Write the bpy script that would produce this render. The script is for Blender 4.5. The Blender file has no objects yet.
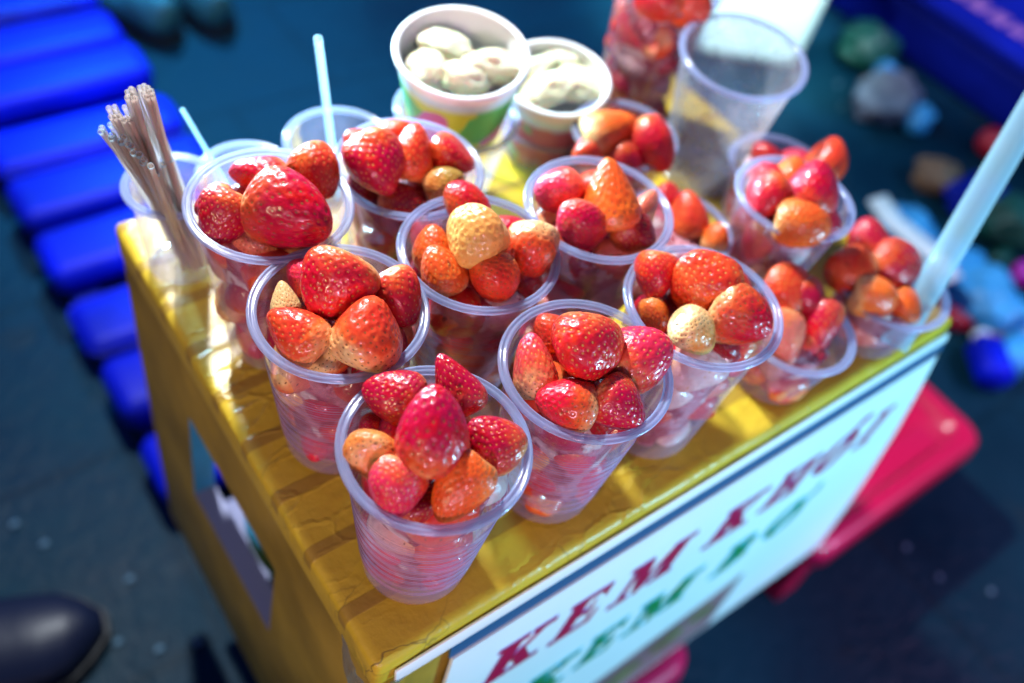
import bpy, bmesh, math, random
import numpy as np
from mathutils import Vector, Matrix, noise

random.seed(7)
scene = bpy.context.scene
col = scene.collection

# ------------------------------------------------------------------ camera
FPX = 911.0
W_PX, H_PX = 1024, 683
CAM = Vector((-0.1039, -0.1319, 0.4901))
RIGHT = Vector((0.8063, -0.5677, 0.1660)).normalized()
DOWN = Vector((-0.3619, -0.6955, -0.6207)).normalized()
FWD = Vector((0.4679, 0.4404, -0.7663)).normalized()
UP = -DOWN


def at(u, v, z):
    """pixel of the photograph -> point of the place at height z"""
    d = RIGHT * ((u - 512) / FPX) + DOWN * ((v - 341.5) / FPX) + FWD
    return CAM + d * ((z - CAM.z) / d.z)


def depth(p):
    return (Vector(p) - CAM).dot(FWD)


cd = bpy.data.cameras.new('camera')
cam = bpy.data.objects.new('camera', cd)
col.objects.link(cam)
M = Matrix((RIGHT, UP, -FWD)).transposed().to_4x4()
M.translation = CAM
cam.matrix_world = M
cd.sensor_width = 36
cd.lens = FPX / 1024 * 36
cd.clip_start = 0.01
cd.clip_end = 200
cd.dof.use_dof = True
cd.dof.focus_distance = 0.465
cd.dof.aperture_fstop = 2.8
cd.dof.aperture_blades = 9
scene.camera = cam

# ------------------------------------------------------------------ helpers


def link(name, me, m=None, parent=None):
    o = bpy.data.objects.new(name, me)
    col.objects.link(o)
    if me is not None and m is not None and len(me.materials) == 0:
        me.materials.append(m)
    if parent is not None:
        o.parent = parent
    return o


def tag(o, label=None, cat=None, group=None, kind=None):
    if label:
        o['label'] = label
    if cat:
        o['category'] = cat
    if group:
        o['group'] = group
    if kind:
        o['kind'] = kind
    return o


def empty(name, loc=(0, 0, 0), rz=0):
    o = bpy.data.objects.new(name, None)
    o.empty_display_size = 0.02
    o.location = loc
    o.rotation_euler = (0, 0, rz)
    col.objects.link(o)
    return o


def mesh_from_bm(bm, name='mesh', smooth=False):
    me = bpy.data.meshes.new(name)
    bmesh.ops.recalc_face_normals(bm, faces=bm.faces)
    bm.to_mesh(me)
    bm.free()
    if smooth:
        for p in me.polygons:
            p.use_smooth = True
    return me


def lathe(profile, n=96, closed=False, name='lathe', smooth=True, cap=False):
    vs, fs = [], []
    k = len(profile)
    for i in range(n):
        a = 2 * math.pi * i / n
        c, s = math.cos(a), math.sin(a)
        for r, z in profile:
            vs.append((r * c, r * s, z))
    for i in range(n):
        j = (i + 1) % n
        for q in range(k if closed else k - 1):
            q2 = (q + 1) % k
            fs.append((i * k + q, j * k + q, j * k + q2, i * k + q2))
    me = bpy.data.meshes.new(name)
    me.from_pydata(vs, [], fs)
    bm = bmesh.new()
    bm.from_mesh(me)
    bmesh.ops.remove_doubles(bm, verts=bm.verts, dist=1e-6)
    bmesh.ops.recalc_face_normals(bm, faces=bm.faces)
    bm.to_mesh(me)
    bm.free()
    for p in me.polygons:
        p.use_smooth = smooth
    return me


def tube_bm(bm, pts, r, n=10, r2=None):
    pts = [Vector(p) for p in pts]
    rings = []
    for i, p in enumerate(pts):
        t = (pts[min(i + 1, len(pts) - 1)] - pts[max(i - 1, 0)]).normalized()
        x = t.orthogonal().normalized() if i == 0 else (x - t * x.dot(t)).normalized()
        y = t.cross(x)
        rr = r if r2 is None else r + (r2 - r) * i / (len(pts) - 1)
        rings.append([bm.verts.new(p + x * rr * math.cos(2 * math.pi * k / n) + y * rr * math.sin(2 * math.pi * k / n)) for k in range(n)])
    for a, b in zip(rings, rings[1:]):
        for k in range(n):
            bm.faces.new((a[k], a[(k + 1) % n], b[(k + 1) % n], b[k]))
    return rings


def tube(pts, r, n=10, cap=True, r2=None, name='tube'):
    bm = bmesh.new()
    rings = tube_bm(bm, pts, r, n, r2)
    if cap:
        bm.faces.new(rings[0])
        bm.faces.new(rings[-1])
    return mesh_from_bm(bm, name, True)


def box_bm(bm, x0, x1, y0, y1, z0, z1):
    v = [bm.verts.new(p) for p in ((x0, y0, z0), (x1, y0, z0), (x1, y1, z0), (x0, y1, z0), (x0, y0, z1), (x1, y0, z1), (x1, y1, z1), (x0, y1, z1))]
    for f in ((3, 2, 1, 0), (4, 5, 6, 7), (0, 1, 5, 4), (1, 2, 6, 5), (2, 3, 7, 6), (3, 0, 4, 7)):
        bm.faces.new([v[i] for i in f])
    return v


def bevel_all(bm, w, seg=3):
    bmesh.ops.bevel(bm, geom=list(bm.edges), offset=w, segments=seg, profile=0.5, affect='EDGES')


def rbox(x0, x1, y0, y1, z0, z1, w, seg=3, name='box'):
    bm = bmesh.new()
    box_bm(bm, x0, x1, y0, y1, z0, z1)
    bevel_all(bm, w, seg)
    return mesh_from_bm(bm, name, True)


def lumpy(name, rx, ry, rz, amp, freq, seed, sub=4, crease=0.0):
    bm = bmesh.new()
    bmesh.ops.create_icosphere(bm, subdivisions=sub, radius=1)
    off = Vector((seed * 3.7, seed * 1.3, seed * 2.1))
    for v in bm.verts:
        d = v.co.normalized()
        k = 1 + amp * noise.noise(d * freq + off) + amp * 0.45 * noise.noise(d * freq * 2.3 + off)
        if crease:
            k -= crease * abs(noise.noise(d * freq * 1.7 + off * 2))
        v.co = Vector((d.x * rx * k, d.y * ry * k, d.z * rz * k))
    return mesh_from_bm(bm, name, True)


# ------------------------------------------------------------------ materials
class NT:
    def __init__(self, name):
        self.m = bpy.data.materials.new(name)
        self.m.use_nodes = True
        self.t = self.m.node_tree
        self.t.nodes.clear()
        self.out = self.n('ShaderNodeOutputMaterial')

    def n(self, typ, ins=None, **kw):
        nd = self.t.nodes.new(typ)
        for k, v in kw.items():
            setattr(nd, k, v)
        for k, v in (ins or {}).items():
            if isinstance(v, bpy.types.NodeSocket):
                self.t.links.new(v, nd.inputs[k])
            else:
                nd.inputs[k].default_value = v
        return nd

    def math(self, op, a, b=0.0, c=0.0, clamp=False):
        nd = self.n('ShaderNodeMath', {0: a, 1: b, 2: c}, operation=op)
        nd.use_clamp = clamp
        return nd.outputs[0]

    def mix(self, f, a, b, blend='MIX'):
        nd = self.n('ShaderNodeMix', data_type='RGBA', blend_type=blend)
        for idx, v in ((0, f), (6, a), (7, b)):
            if isinstance(v, bpy.types.NodeSocket):
                self.t.links.new(v, nd.inputs[idx])
            else:
                nd.inputs[idx].default_value = v if idx == 0 else (tuple(v) + (1,))[:4]
        return nd.outputs[2]

    def ramp(self, f, lo, hi):
        nd = self.n('ShaderNodeMapRange', {0: f, 1: lo, 2: hi, 3: 0.0, 4: 1.0})
        nd.clamp = True
        return nd.outputs[0]

    def noise(self, vec, scale, detail=3, rough=0.5, out=0, distortion=0.0):
        return self.n('ShaderNodeTexNoise', {'Vector': vec, 'Scale': scale, 'Detail': detail, 'Roughness': rough, 'Distortion': distortion}).outputs[out]

    def finish(self, sh):
        self.t.links.new(sh, self.out.inputs['Surface'])
        return self.m


def obj_coord(t):
    return t.n('ShaderNodeTexCoord').outputs['Object']


def principled(name, color, rough=0.5, spec=0.5, bump=0.0, bscale=60, var=0.0, vscale=20, coat=0.0, sss=0.0, metal=0.0):
    t = NT(name)
    co = obj_coord(t)
    c = (tuple(color) + (1,))[:4]
    ins = {'Roughness': rough, 'Specular IOR Level': spec, 'Coat Weight': coat, 'Metallic': metal, 'Coat Roughness': 0.1}
    if var:
        nz = t.noise(co, vscale, 4)
        ins['Base Color'] = t.mix(t.ramp(nz, 0.35, 0.7), tuple(x * (1 - var) for x in c[:3]), tuple(min(1, x * (1 + var)) for x in c[:3]))
    else:
        ins['Base Color'] = c
    if bump:
        ins['Normal'] = t.n('ShaderNodeBump', {'Strength': bump, 'Distance': 0.003, 'Height': t.noise(co, bscale, 4)}).outputs[0]
    if sss:
        ins['Subsurface Weight'] = sss
        ins['Subsurface Scale'] = 0.01
    return t.finish(t.n('ShaderNodeBsdfPrincipled', ins).outputs[0])


def plastic(name, haze, edge, tint=(0.78, 0.80, 0.97), gloss_rough=0.07, trans=(0.97, 0.97, 1.0), smudge=0.0, drops=False, tl_mix=0.5, ribs=False):
    """thin clear or milky polypropylene"""
    t = NT(name)
    co = obj_coord(t)
    lw = t.n('ShaderNodeLayerWeight', {'Blend': 0.35})
    f2 = t.math('POWER', lw.outputs['Facing'], 2.0)
    hz = t.math('MULTIPLY_ADD', f2, edge, haze)
    if smudge:
        nz = t.noise(co, 55, 4, 0.6)
        hz = t.math('ADD', hz, t.math('MULTIPLY', t.ramp(nz, 0.42, 0.72), smudge))
    if ribs:      # the moulded ribs are thicker plastic than the grooves between them
        z = t.n('ShaderNodeSeparateXYZ', {0: co}).outputs['Z']
        wv = t.math('SINE', t.math('MULTIPLY', z, 2 * math.pi / 0.0026))
        band = t.math('MULTIPLY', t.ramp(z, 0.012, 0.018), t.ramp(z, 0.090, 0.084))
        hz = t.math('ADD', hz, t.math('MULTIPLY', band, t.math('MULTIPLY_ADD', t.ramp(wv, 0.1, 0.8), 0.26, -0.02)))
    hz = t.math('MINIMUM', hz, 0.97)
    nrm = {}
    if drops:
        vo = t.n('ShaderNodeTexVoronoi', {'Vector': co, 'Scale': 210.0}).outputs['Distance']
        nrm = {'Normal': t.n('ShaderNodeBump', {'Strength': 0.5, 'Distance': 0.002, 'Height': t.ramp(vo, 0.45, 0.1)}).outputs[0]}
    tr = t.n('ShaderNodeBsdfTransparent', {'Color': trans + (1,)}).outputs[0]
    df = t.n('ShaderNodeBsdfDiffuse', {'Color': tint + (1,)}).outputs[0]
    tl = t.n('ShaderNodeBsdfTranslucent', {'Color': tint + (1,)}).outputs[0]
    mk = t.n('ShaderNodeMixShader', {0: tl_mix, 1: df, 2: tl}).outputs[0]
    b = t.n('ShaderNodeMixShader', {0: hz, 1: tr, 2: mk}).outputs[0]
    gl = t.n('ShaderNodeBsdfAnisotropic', {'Color': (1, 1, 1, 1), 'Roughness': gloss_rough, **nrm}).outputs[0]
    fr = t.n('ShaderNodeLayerWeight', {'Blend': 0.16, **nrm}).outputs['Fresnel']
    fr = t.math('MINIMUM', t.math('MULTIPLY_ADD', fr, 0.6, 0.02), 0.5)
    return t.finish(t.n('ShaderNodeMixShader', {0: fr, 1: b, 2: gl}).outputs[0])


MAT = {}
MAT['cup'] = plastic('clear_cup_plastic', 0.09, 0.30, tint=(0.76, 0.64, 0.98), smudge=0.07)
MAT['cup_ribbed'] = plastic('ribbed_cup_plastic', 0.09, 0.30, tint=(0.76, 0.64, 0.98), smudge=0.07, ribs=True)
MAT['cup_misty'] = plastic('misted_cup_plastic', 0.20, 0.35, tint=(0.80, 0.84, 0.97), smudge=0.16, drops=True)
MAT['rim'] = plastic('cup_rim_plastic', 0.46, 0.50, tint=(0.56, 0.66, 0.98), gloss_rough=0.14, tl_mix=0.62)
MAT['straw_clear'] = plastic('pale_straw_plastic', 0.38, 0.45, tint=(0.50, 0.84, 1.0))
MAT['straw_tan'] = plastic('tan_straw_plastic', 0.55, 0.3, tint=(0.60, 0.50, 0.43))
MAT['wide_straw'] = plastic('wide_straw_plastic', 0.5, 0.45, tint=(0.55, 0.88, 1.0))
MAT['clear_tape'] = plastic('clear_tape', 0.12, 0.25, tint=(0.8, 0.75, 0.6), gloss_rough=0.1)


def berry_material():
    t = NT('strawberry_skin')
    co = obj_coord(t)
    oi = t.n('ShaderNodeObjectInfo')
    rnd = oi.outputs['Random']
    seed = t.n('ShaderNodeAttribute', attribute_name='achene', attribute_type='GEOMETRY').outputs['Fac']
    ax = t.n('ShaderNodeAttribute', attribute_name='along', attribute_type='GEOMETRY').outputs['Fac']
    shift = t.n('ShaderNodeCombineXYZ', {0: t.math('MULTIPLY', rnd, 37.0), 1: t.math('MULTIPLY', rnd, 11.0), 2: 0.0}).outputs[0]
    v = t.n('ShaderNodeVectorMath', {0: co, 1: shift}, operation='ADD').outputs[0]
    n1 = t.noise(v, 2.2, 4, 0.55)
    n2 = t.noise(v, 7.0, 4, 0.6)
    base = oi.outputs['Color']
    pale = oi.outputs['Alpha']                       # how far the pale shoulder reaches
    # riper and less ripe patches of the skin itself
    hsv = t.n('ShaderNodeHueSaturation', {'Hue': 0.512, 'Saturation': 1.0, 'Value': 1.18, 'Fac': 1.0, 'Color': base}).outputs[0]
    c = t.mix(t.ramp(n1, 0.46, 0.68), base, hsv)
    deep = t.n('ShaderNodeHueSaturation', {'Hue': 0.49, 'Saturation': 1.05, 'Value': 0.62, 'Fac': 1.0, 'Color': base}).outputs[0]
    c = t.mix(t.math('MULTIPLY', t.ramp(n2, 0.5, 0.78), 0.45), c, deep)
    sh = t.math('ADD', t.math('SUBTRACT', pale, ax), t.math('MULTIPLY_ADD', n1, 0.9, -0.45))
    shf = t.ramp(sh, -0.10, 0.22)
    mid = t.ramp(t.math('ADD', sh, t.math('MULTIPLY_ADD', t.noise(v, 1.3, 3, 0.6), 0.5, -0.10)), -0.30, 0.20)
    c = t.mix(t.math('MULTIPLY', mid, 0.60), c, (0.76, 0.17, 0.025))
    cream = t.mix(n2, (0.76, 0.38, 0.10), (0.80, 0.58, 0.30))
    c = t.mix(shf, c, cream)
    # small bruised spots
    br = t.noise(v, 3.1, 2, 0.5)
    c = t.mix(t.math('MULTIPLY', t.ramp(br, 0.70, 0.76), 0.75), c, (0.10, 0.035, 0.015))
    sc = t.mix(shf, (0.62, 0.30, 0.07), (0.10, 0.05, 0.012))
    rs = t.math('GREATER_THAN', rnd, 0.6)
    sc = t.mix(t.math('MULTIPLY', rs, 0.75), sc, (0.10, 0.02, 0.01))
    c = t.mix(t.math('MULTIPLY', t.ramp(seed, 0.22, 0.6), 0.9), c, sc)
    bmp = t.n('ShaderNodeBump', {'Strength': 0.10, 'Distance': 0.04, 'Height': t.noise(v, 11, 3, 0.5)}).outputs[0]
    p = t.n('ShaderNodeBsdfPrincipled', {'Base Color': c, 'Roughness': t.math('MULTIPLY_ADD', n2, 0.2, 0.24), 'Specular IOR Level': 0.28,
                                          'Subsurface Weight': 0.12, 'Subsurface Scale': 0.004, 'Subsurface Radius': (1.0, 0.25, 0.12, )[:3],
                                          'Coat Weight': 0.36, 'Coat Roughness': 0.10, 'Normal': bmp}).outputs[0]
    return t.finish(p)


MAT['berry'] = berry_material()


def gold_material():
    t = NT('gold_packing_tape')
    co = obj_coord(t)
    sx = t.n('ShaderNodeSeparateXYZ', {0: co})
    wob = t.math('MULTIPLY_ADD', t.noise(co, 9, 2), 0.006, -0.003)
    y = t.math('ADD', sx.outputs['Y'], wob)
    ph = t.math('FRACT', t.math('DIVIDE', t.math('ADD', y, 0.0105), 0.0413))
    lap = t.math('MULTIPLY', t.ramp(ph, 0.0, 0.02), t.ramp(ph, 0.235, 0.215))
    top = t.ramp(sx.outputs['Z'], -0.016, -0.012)
    lap = t.math('MULTIPLY', lap, top)
    n1 = t.noise(co, 14, 4, 0.6)
    n2 = t.noise(co, 90, 4, 0.6)
    c = t.mix(t.ramp(n1, 0.3, 0.7), (0.56, 0.375, 0.022), (0.63, 0.445, 0.032))
    c = t.mix(t.math('MULTIPLY', t.ramp(n2, 0.45, 0.75), 0.25), c, (0.38, 0.23, 0.025))
    c = t.mix(t.math('MULTIPLY', lap, 0.62), c, (0.24, 0.125, 0.025))
    # thin dark cracks of the tape
    st = t.n('ShaderNodeMapping', {'Vector': co, 'Scale': (16, 30, 16), 'Rotation': (0, 0, 0.5)}).outputs[0]
    ed = t.n('ShaderNodeTexVoronoi', {'Vector': t.n('ShaderNodeVectorMath', {0: st, 1: t.noise(co, 25, 3, 0.6, 1)}, operation='ADD').outputs[0], 'Scale': 1.0}, feature='DISTANCE_TO_EDGE').outputs['Distance']
    cdist = t.n('ShaderNodeVectorMath', {0: co, 1: (0.004, 0.004, 0.0)}, operation='DISTANCE').outputs['Value']
    corner = t.ramp(cdist, 0.060, 0.020)
    msk = t.math('MAXIMUM', t.ramp(t.noise(co, 11, 2), 0.55, 0.66), corner)
    crack = t.math('MULTIPLY', t.ramp(ed, 0.022, 0.004), msk)
    c = t.mix(t.math('MULTIPLY', crack, 0.7), c, (0.10, 0.06, 0.02))
    # creases and bubbles of a stretched film
    m1 = t.n('ShaderNodeMapping', {'Vector': co, 'Scale': (30, 75, 40), 'Rotation': (0, 0, 0.35)}).outputs[0]
    cre = t.n('ShaderNodeTexVoronoi', {'Vector': t.n('ShaderNodeVectorMath', {0: m1, 1: t.noise(co, 40, 3, 0.6, 1)}, operation='ADD').outputs[0], 'Scale': 0.8}, feature='DISTANCE_TO_EDGE').outputs['Distance']
    cre = t.math('MULTIPLY', t.ramp(cre, 0.10, 0.0), t.ramp(t.noise(co, 8, 2), 0.4, 0.62))
    hgt = t.math('ADD', t.math('MULTIPLY', cre, 0.5), t.math('MULTIPLY', t.noise(co, 46, 5, 0.62), 0.75))
    hgt = t.math('ADD', hgt, t.math('MULTIPLY', lap, 0.10))
    bmp = t.n('ShaderNodeBump', {'Strength': 0.5, 'Distance': 0.003, 'Height': hgt}).outputs[0]
    p = t.n('ShaderNodeBsdfPrincipled', {'Base Color': c, 'Roughness': 0.38, 'Specular IOR Level': 0.45, 'Coat Weight': 0.03,
                                          'Coat Roughness': 0.13, 'Normal': bmp, 'Coat Normal': bmp}).outputs[0]
    return t.finish(p)


MAT['gold'] = gold_material()
MAT['shaded_gold_tape'] = principled('shaded_gold_tape', (0.36, 0.235, 0.028), 0.5, spec=0.25, bump=0.45, bscale=35, var=0.3, vscale=14, coat=0.08)  # the gold tape again, darkened for sides that lie in shade
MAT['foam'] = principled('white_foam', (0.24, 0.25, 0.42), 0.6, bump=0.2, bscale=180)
MAT['sign'] = principled('white_sign_board', (0.80, 0.84, 0.84), 0.35, var=0.03, vscale=9, bump=0.05, bscale=18)
MAT['gap_shadow'] = principled('dark_blue_gap_shadow', (0.02, 0.09, 0.20), 0.4)
MAT['maroon'] = principled('maroon_vinyl', (0.42, 0.006, 0.055), 0.35)
MAT['green'] = principled('green_vinyl', (0.01, 0.22, 0.06), 0.35)
MAT['violet'] = principled('violet_vinyl', (0.30, 0.20, 0.62), 0.35)
MAT['cyan_ink'] = principled('cyan_vinyl', (0.04, 0.55, 0.75), 0.35)
MAT['picture'] = principled('printed_picture', (0.24, 0.12, 0.13), 0.4, var=0.5, vscale=22)
MAT['olive'] = principled('olive_print', (0.14, 0.17, 0.03), 0.4, var=0.4, vscale=40)
MAT['print_white'] = principled('pale_print', (0.45, 0.55, 0.85), 0.4)
MAT['red_plastic'] = principled('red_plastic', (0.62, 0.006, 0.07), 0.32, bump=0.06, bscale=20, coat=0.3, var=0.1, vscale=5)
MAT['blue_plastic'] = principled('blue_plastic', (0.0005, 0.008, 0.55), 0.5, spec=0.2, bump=0.15, bscale=12, var=0.5, vscale=4)
MAT['blue_dark'] = principled('dark_blue_plastic', (0.003, 0.012, 0.28), 0.6, spec=0.1, var=0.3, vscale=4)
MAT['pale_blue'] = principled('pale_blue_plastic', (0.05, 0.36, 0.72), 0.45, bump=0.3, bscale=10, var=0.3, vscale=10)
MAT['white_plastic'] = principled('white_plastic', (0.80, 0.84, 0.82), 0.4, var=0.05, vscale=6)
MAT['fruit_pale'] = principled('pale_fruit', (0.92, 0.87, 0.58), 0.35, bump=0.2, bscale=120, var=0.15, vscale=50, coat=0.2, sss=0.4)
MAT['cream'] = principled('cream', (0.80, 0.70, 0.60), 0.4, bump=0.2, bscale=120, var=0.1, vscale=60, sss=0.1)
MAT['shoe'] = principled('black_shoe_leather', (0.006, 0.010, 0.030), 0.42, spec=0.3, bump=0.3, bscale=30)
MAT['sole'] = principled('black_rubber', (0.008, 0.009, 0.012), 0.6)
MAT['trim_blue'] = principled('blue_piping', (0.01, 0.05, 0.60), 0.4)
MAT['teal'] = principled('teal_canvas', (0.02, 0.13, 0.15), 0.6, var=0.4, vscale=20)
MAT['red_cloth'] = principled('red_wrapper', (0.45, 0.01, 0.03), 0.4, bump=0.3, bscale=15)
MAT['green_bag'] = principled('dark_green_bag', (0.005, 0.07, 0.05), 0.5, bump=0.4, bscale=14, var=0.4, vscale=12)
MAT['magenta'] = principled('magenta_plastic', (0.55, 0.01, 0.45), 0.35)
MAT['grey_bag'] = principled('grey_bag', (0.20, 0.21, 0.26), 0.5, bump=0.4, bscale=14, var=0.4, vscale=12)
MAT['tan_bag'] = principled('tan_paper', (0.20, 0.10, 0.05), 0.6, bump=0.4, bscale=14, var=0.3, vscale=14)
MAT['pebble'] = principled('pale_pebble', (0.08, 0.17, 0.24), 0.5, bump=0.3, bscale=80)
MAT['berry_stub'] = principled('green_stub', (0.20, 0.22, 0.05), 0.5)


def paper_cup_material(name, seed, c1, c2, c3):
    t = NT(name)
    co = obj_coord(t)
    v = t.n('ShaderNodeVectorMath', {0: co, 1: (seed, seed * 2, 0)}, operation='ADD').outputs[0]
    z = t.n('ShaderNodeSeparateXYZ', {0: co}).outputs['Z']
    n1 = t.noise(v, 26, 2, 0.4)
    n2 = t.noise(t.n('ShaderNodeVectorMath', {0: v, 1: (4, 7, 2)}, operation='ADD').outputs[0], 32, 1, 0.4)
    c = t.mix(t.ramp(n1, 0.47, 0.50), c1, c2)
    c = t.mix(t.ramp(n2, 0.58, 0.61), c, c3)
    c = t.mix(t.ramp(z, 0.048, 0.054), c, (0.62, 0.86, 0.90))
    c = t.mix(t.ramp(z, 0.058, 0.060), c, (0.85, 0.87, 0.86))
    return t.finish(t.n('ShaderNodeBsdfPrincipled', {'Base Color': c, 'Roughness': 0.35}).outputs[0])


MAT['paper1'] = paper_cup_material('printed_paper_green', 1.3, (0.10, 0.50, 0.12), (0.62, 0.68, 0.05), (0.62, 0.08, 0.42))
MAT['paper2'] = paper_cup_material('printed_paper_blue', 5.1, (0.30, 0.36, 0.80), (0.42, 0.10, 0.20), (0.14, 0.42, 0.26))
MAT['paper_white'] = principled('white_paper', (0.84, 0.86, 0.84), 0.4)


def ground_material():
    t = NT('wet_dark_pavement')
    co = obj_coord(t)
    n1 = t.noise(co, 2.6, 5, 0.6)
    n2 = t.noise(co, 45, 4, 0.7)
    c = t.mix(t.ramp(n1, 0.3, 0.7), (0.0006, 0.011, 0.024), (0.002, 0.034, 0.058))
    c = t.mix(t.math('MULTIPLY', t.ramp(n2, 0.4, 0.8), 0.6), c, (0.005, 0.032, 0.050))
    n3 = t.noise(co, 8, 3, 0.6)
    c = t.mix(t.math('MULTIPLY', t.ramp(n3, 0.62, 0.72), 0.5), c, (0.022, 0.024, 0.020))
    bk = t.n('ShaderNodeTexBrick', {'Vector': co, 'Color1': (0, 0, 0, 1), 'Color2': (0, 0, 0, 1), 'Mortar': (1, 1, 1, 1), 'Scale': 1.0, 'Mortar Size': 0.008, 'Brick Width': 0.42, 'Row Height': 0.30})
    c = t.mix(t.math('MULTIPLY', bk.outputs['Fac'], 0.3), c, (0.001, 0.006, 0.010))
    bmp = t.n('ShaderNodeBump', {'Strength': 0.5, 'Distance': 0.01, 'Height': n2}).outputs[0]
    r = t.math('MULTIPLY_ADD', t.ramp(n1, 0.35, 0.65), 0.35, 0.32)
    return t.finish(t.n('ShaderNodeBsdfPrincipled', {'Base Color': c, 'Roughness': r, 'Specular IOR Level': 0.12, 'Normal': bmp}).outputs[0])


MAT['ground'] = ground_material()
MAT['kerb'] = principled('kerb_stone', (0.006, 0.05, 0.11), 0.7, spec=0.08, bump=0.4, bscale=40, var=0.3, vscale=12)

# ------------------------------------------------------------------ ground
GZ = -0.62
bm = bmesh.new()
bmesh.ops.create_grid(bm, x_segments=1, y_segments=1, size=40)
g = link('ground', mesh_from_bm(bm), MAT['ground'])
g.location = (0, 0, GZ)
tag(g, kind='structure')
# ------------------------------------------------------------------ box wrapped in gold tape
BX, BY = 0.534, 0.373
ZL = -0.034           # underside of the lid edge
ZB = -0.44
box = empty('display_box', (0.27, 0.18, ZB))
tag(box, 'large box wrapped in wrinkled gold packing tape carrying all the fruit cups', 'box')


def child(name, me, m, parent=box):
    o = link(name, me, m, parent)
    o.matrix_parent_inverse = parent.matrix_world.inverted() if False else Matrix.Translation(-parent.location)
    return o


# lid with softly rounded, slightly irregular edges
bm = bmesh.new()
box_bm(bm, 0, BX, 0, BY, ZL, 0)
bmesh.ops.bevel(bm, geom=[e for e in bm.edges], offset=0.0075, segments=4, profile=0.6, affect='EDGES')
bmesh.ops.subdivide_edges(bm, edges=[e for e in bm.edges if e.calc_length() > 0.1], cuts=40, use_grid_fill=True)
for v in bm.verts:
    if v.co.z > -0.02 and (v.co.x < 0.02 or v.co.x > BX - .02 or v.co.y < 0.02 or v.co.y > BY - .02):
        v.co += Vector((noise.noise(v.co * 30), noise.noise(v.co * 30 + Vector((5, 5, 5))), noise.noise(v.co * 40 + Vector((9, 1, 4))))) * 0.0008
child('lid', mesh_from_bm(bm, 'lid', True), MAT['gold'])


def sidex(z, s):
    """outer x of the sides at height z: the box swells downwards"""
    t = max(0.0, min(1.0, (-z) / 0.44))
    if s > 0:
        return BX + 0.088 * (1 - (1 - t) ** 2.0)
    return -0.012 * t ** 0.8


def fronty(z):
    return 0.064 * z


def backy(z):
    return BY - 0.02 * z


ZT = ZL + 0.004
levels = [ZT, -0.07, -0.11, -0.16, -0.21, -0.245, -0.30, -0.36, ZB]
TH = 0.018


def wall_mesh(fn_out, us, hole=None):
    """a wall sheet u x levels given by fn_out(u,z,inset) with thickness, optional hole in (ui, li) cells"""
    bm = bmesh.new()
    o = [[bm.verts.new(fn_out(u, z, 0)) for z in levels] for u in us]
    i_ = [[bm.verts.new(fn_out(u, z, TH)) for z in levels] for u in us]
    nu, nl = len(us) - 1, len(levels) - 1
    cells = {(a, b) for a in range(nu) for b in range(nl)}
    if hole:
        cells -= hole
    for a, b in cells:
        bm.faces.new((o[a][b], o[a + 1][b], o[a + 1][b + 1], o[a][b + 1]))
        bm.faces.new((i_[a][b], i_[a][b + 1], i_[a + 1][b + 1], i_[a + 1][b]))
        for (da, db, p, q) in ((-1, 0, (0, 0), (0, 1)), (1, 0, (1, 0), (1, 1)), (0, -1, (0, 0), (1, 0)), (0, 1, (0, 1), (1, 1))):
            if (a + da, b + db) not in cells:
                x0, y0, x1, y1 = a + p[0], b + p[1], a + q[0], b + q[1]
                bm.faces.new((o[x0][y0], o[x1][y1], i_[x1][y1], i_[x0][y0]))
    me = mesh_from_bm(bm, 'wall', False)
    return me


# left wall with its hand hole
ysl = [0, 0.06, 0.125, 0.18, 0.23, 0.268, 0.32, 1.0]


def left_fn(u, z, ins):
    y = fronty(z) + 0.0 if u == 0 else (backy(z) if u == 1.0 else u)
    sk = 0.0
    if 0 < u < 1:
        sk = -0.10 * (z + 0.11)      # the hole leans
    return (sidex(z, -1) + ins + 0.004, y + sk, z)


lw_ = child('side_panel', wall_mesh(left_fn, ysl, {(a, b) for a in (2, 3, 4) for b in (2, 3, 4)}), MAT['shaded_gold_tape'])
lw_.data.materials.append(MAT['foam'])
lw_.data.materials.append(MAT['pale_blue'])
for p_ in lw_.data.polygons:                       # bare foam of the cut hole; far face painted blue for light coming through
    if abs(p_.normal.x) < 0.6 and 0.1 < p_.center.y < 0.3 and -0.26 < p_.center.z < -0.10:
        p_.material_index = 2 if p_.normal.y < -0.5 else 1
# right, front walls
child('side_panel', wall_mesh(lambda u, z, i: (sidex(z, 1) - i - 0.004, (fronty(z) + (backy(z) - fronty(z)) * u), z), [0, 0.5, 1.0]), MAT['shaded_gold_tape'])
child('front_panel', wall_mesh(lambda u, z, i: (sidex(z, -1) + TH + 0.006 + (sidex(z, 1) - sidex(z, -1) - 2 * TH - 0.012) * u, fronty(z) + i + 0.003, z), [0, 0.5, 1.0]), MAT['shaded_gold_tape'])
child('floor_panel', rbox(0.02, 0.58, 0.0, 0.36, ZB, ZB + 0.015, 0.004), MAT['foam'])
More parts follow.
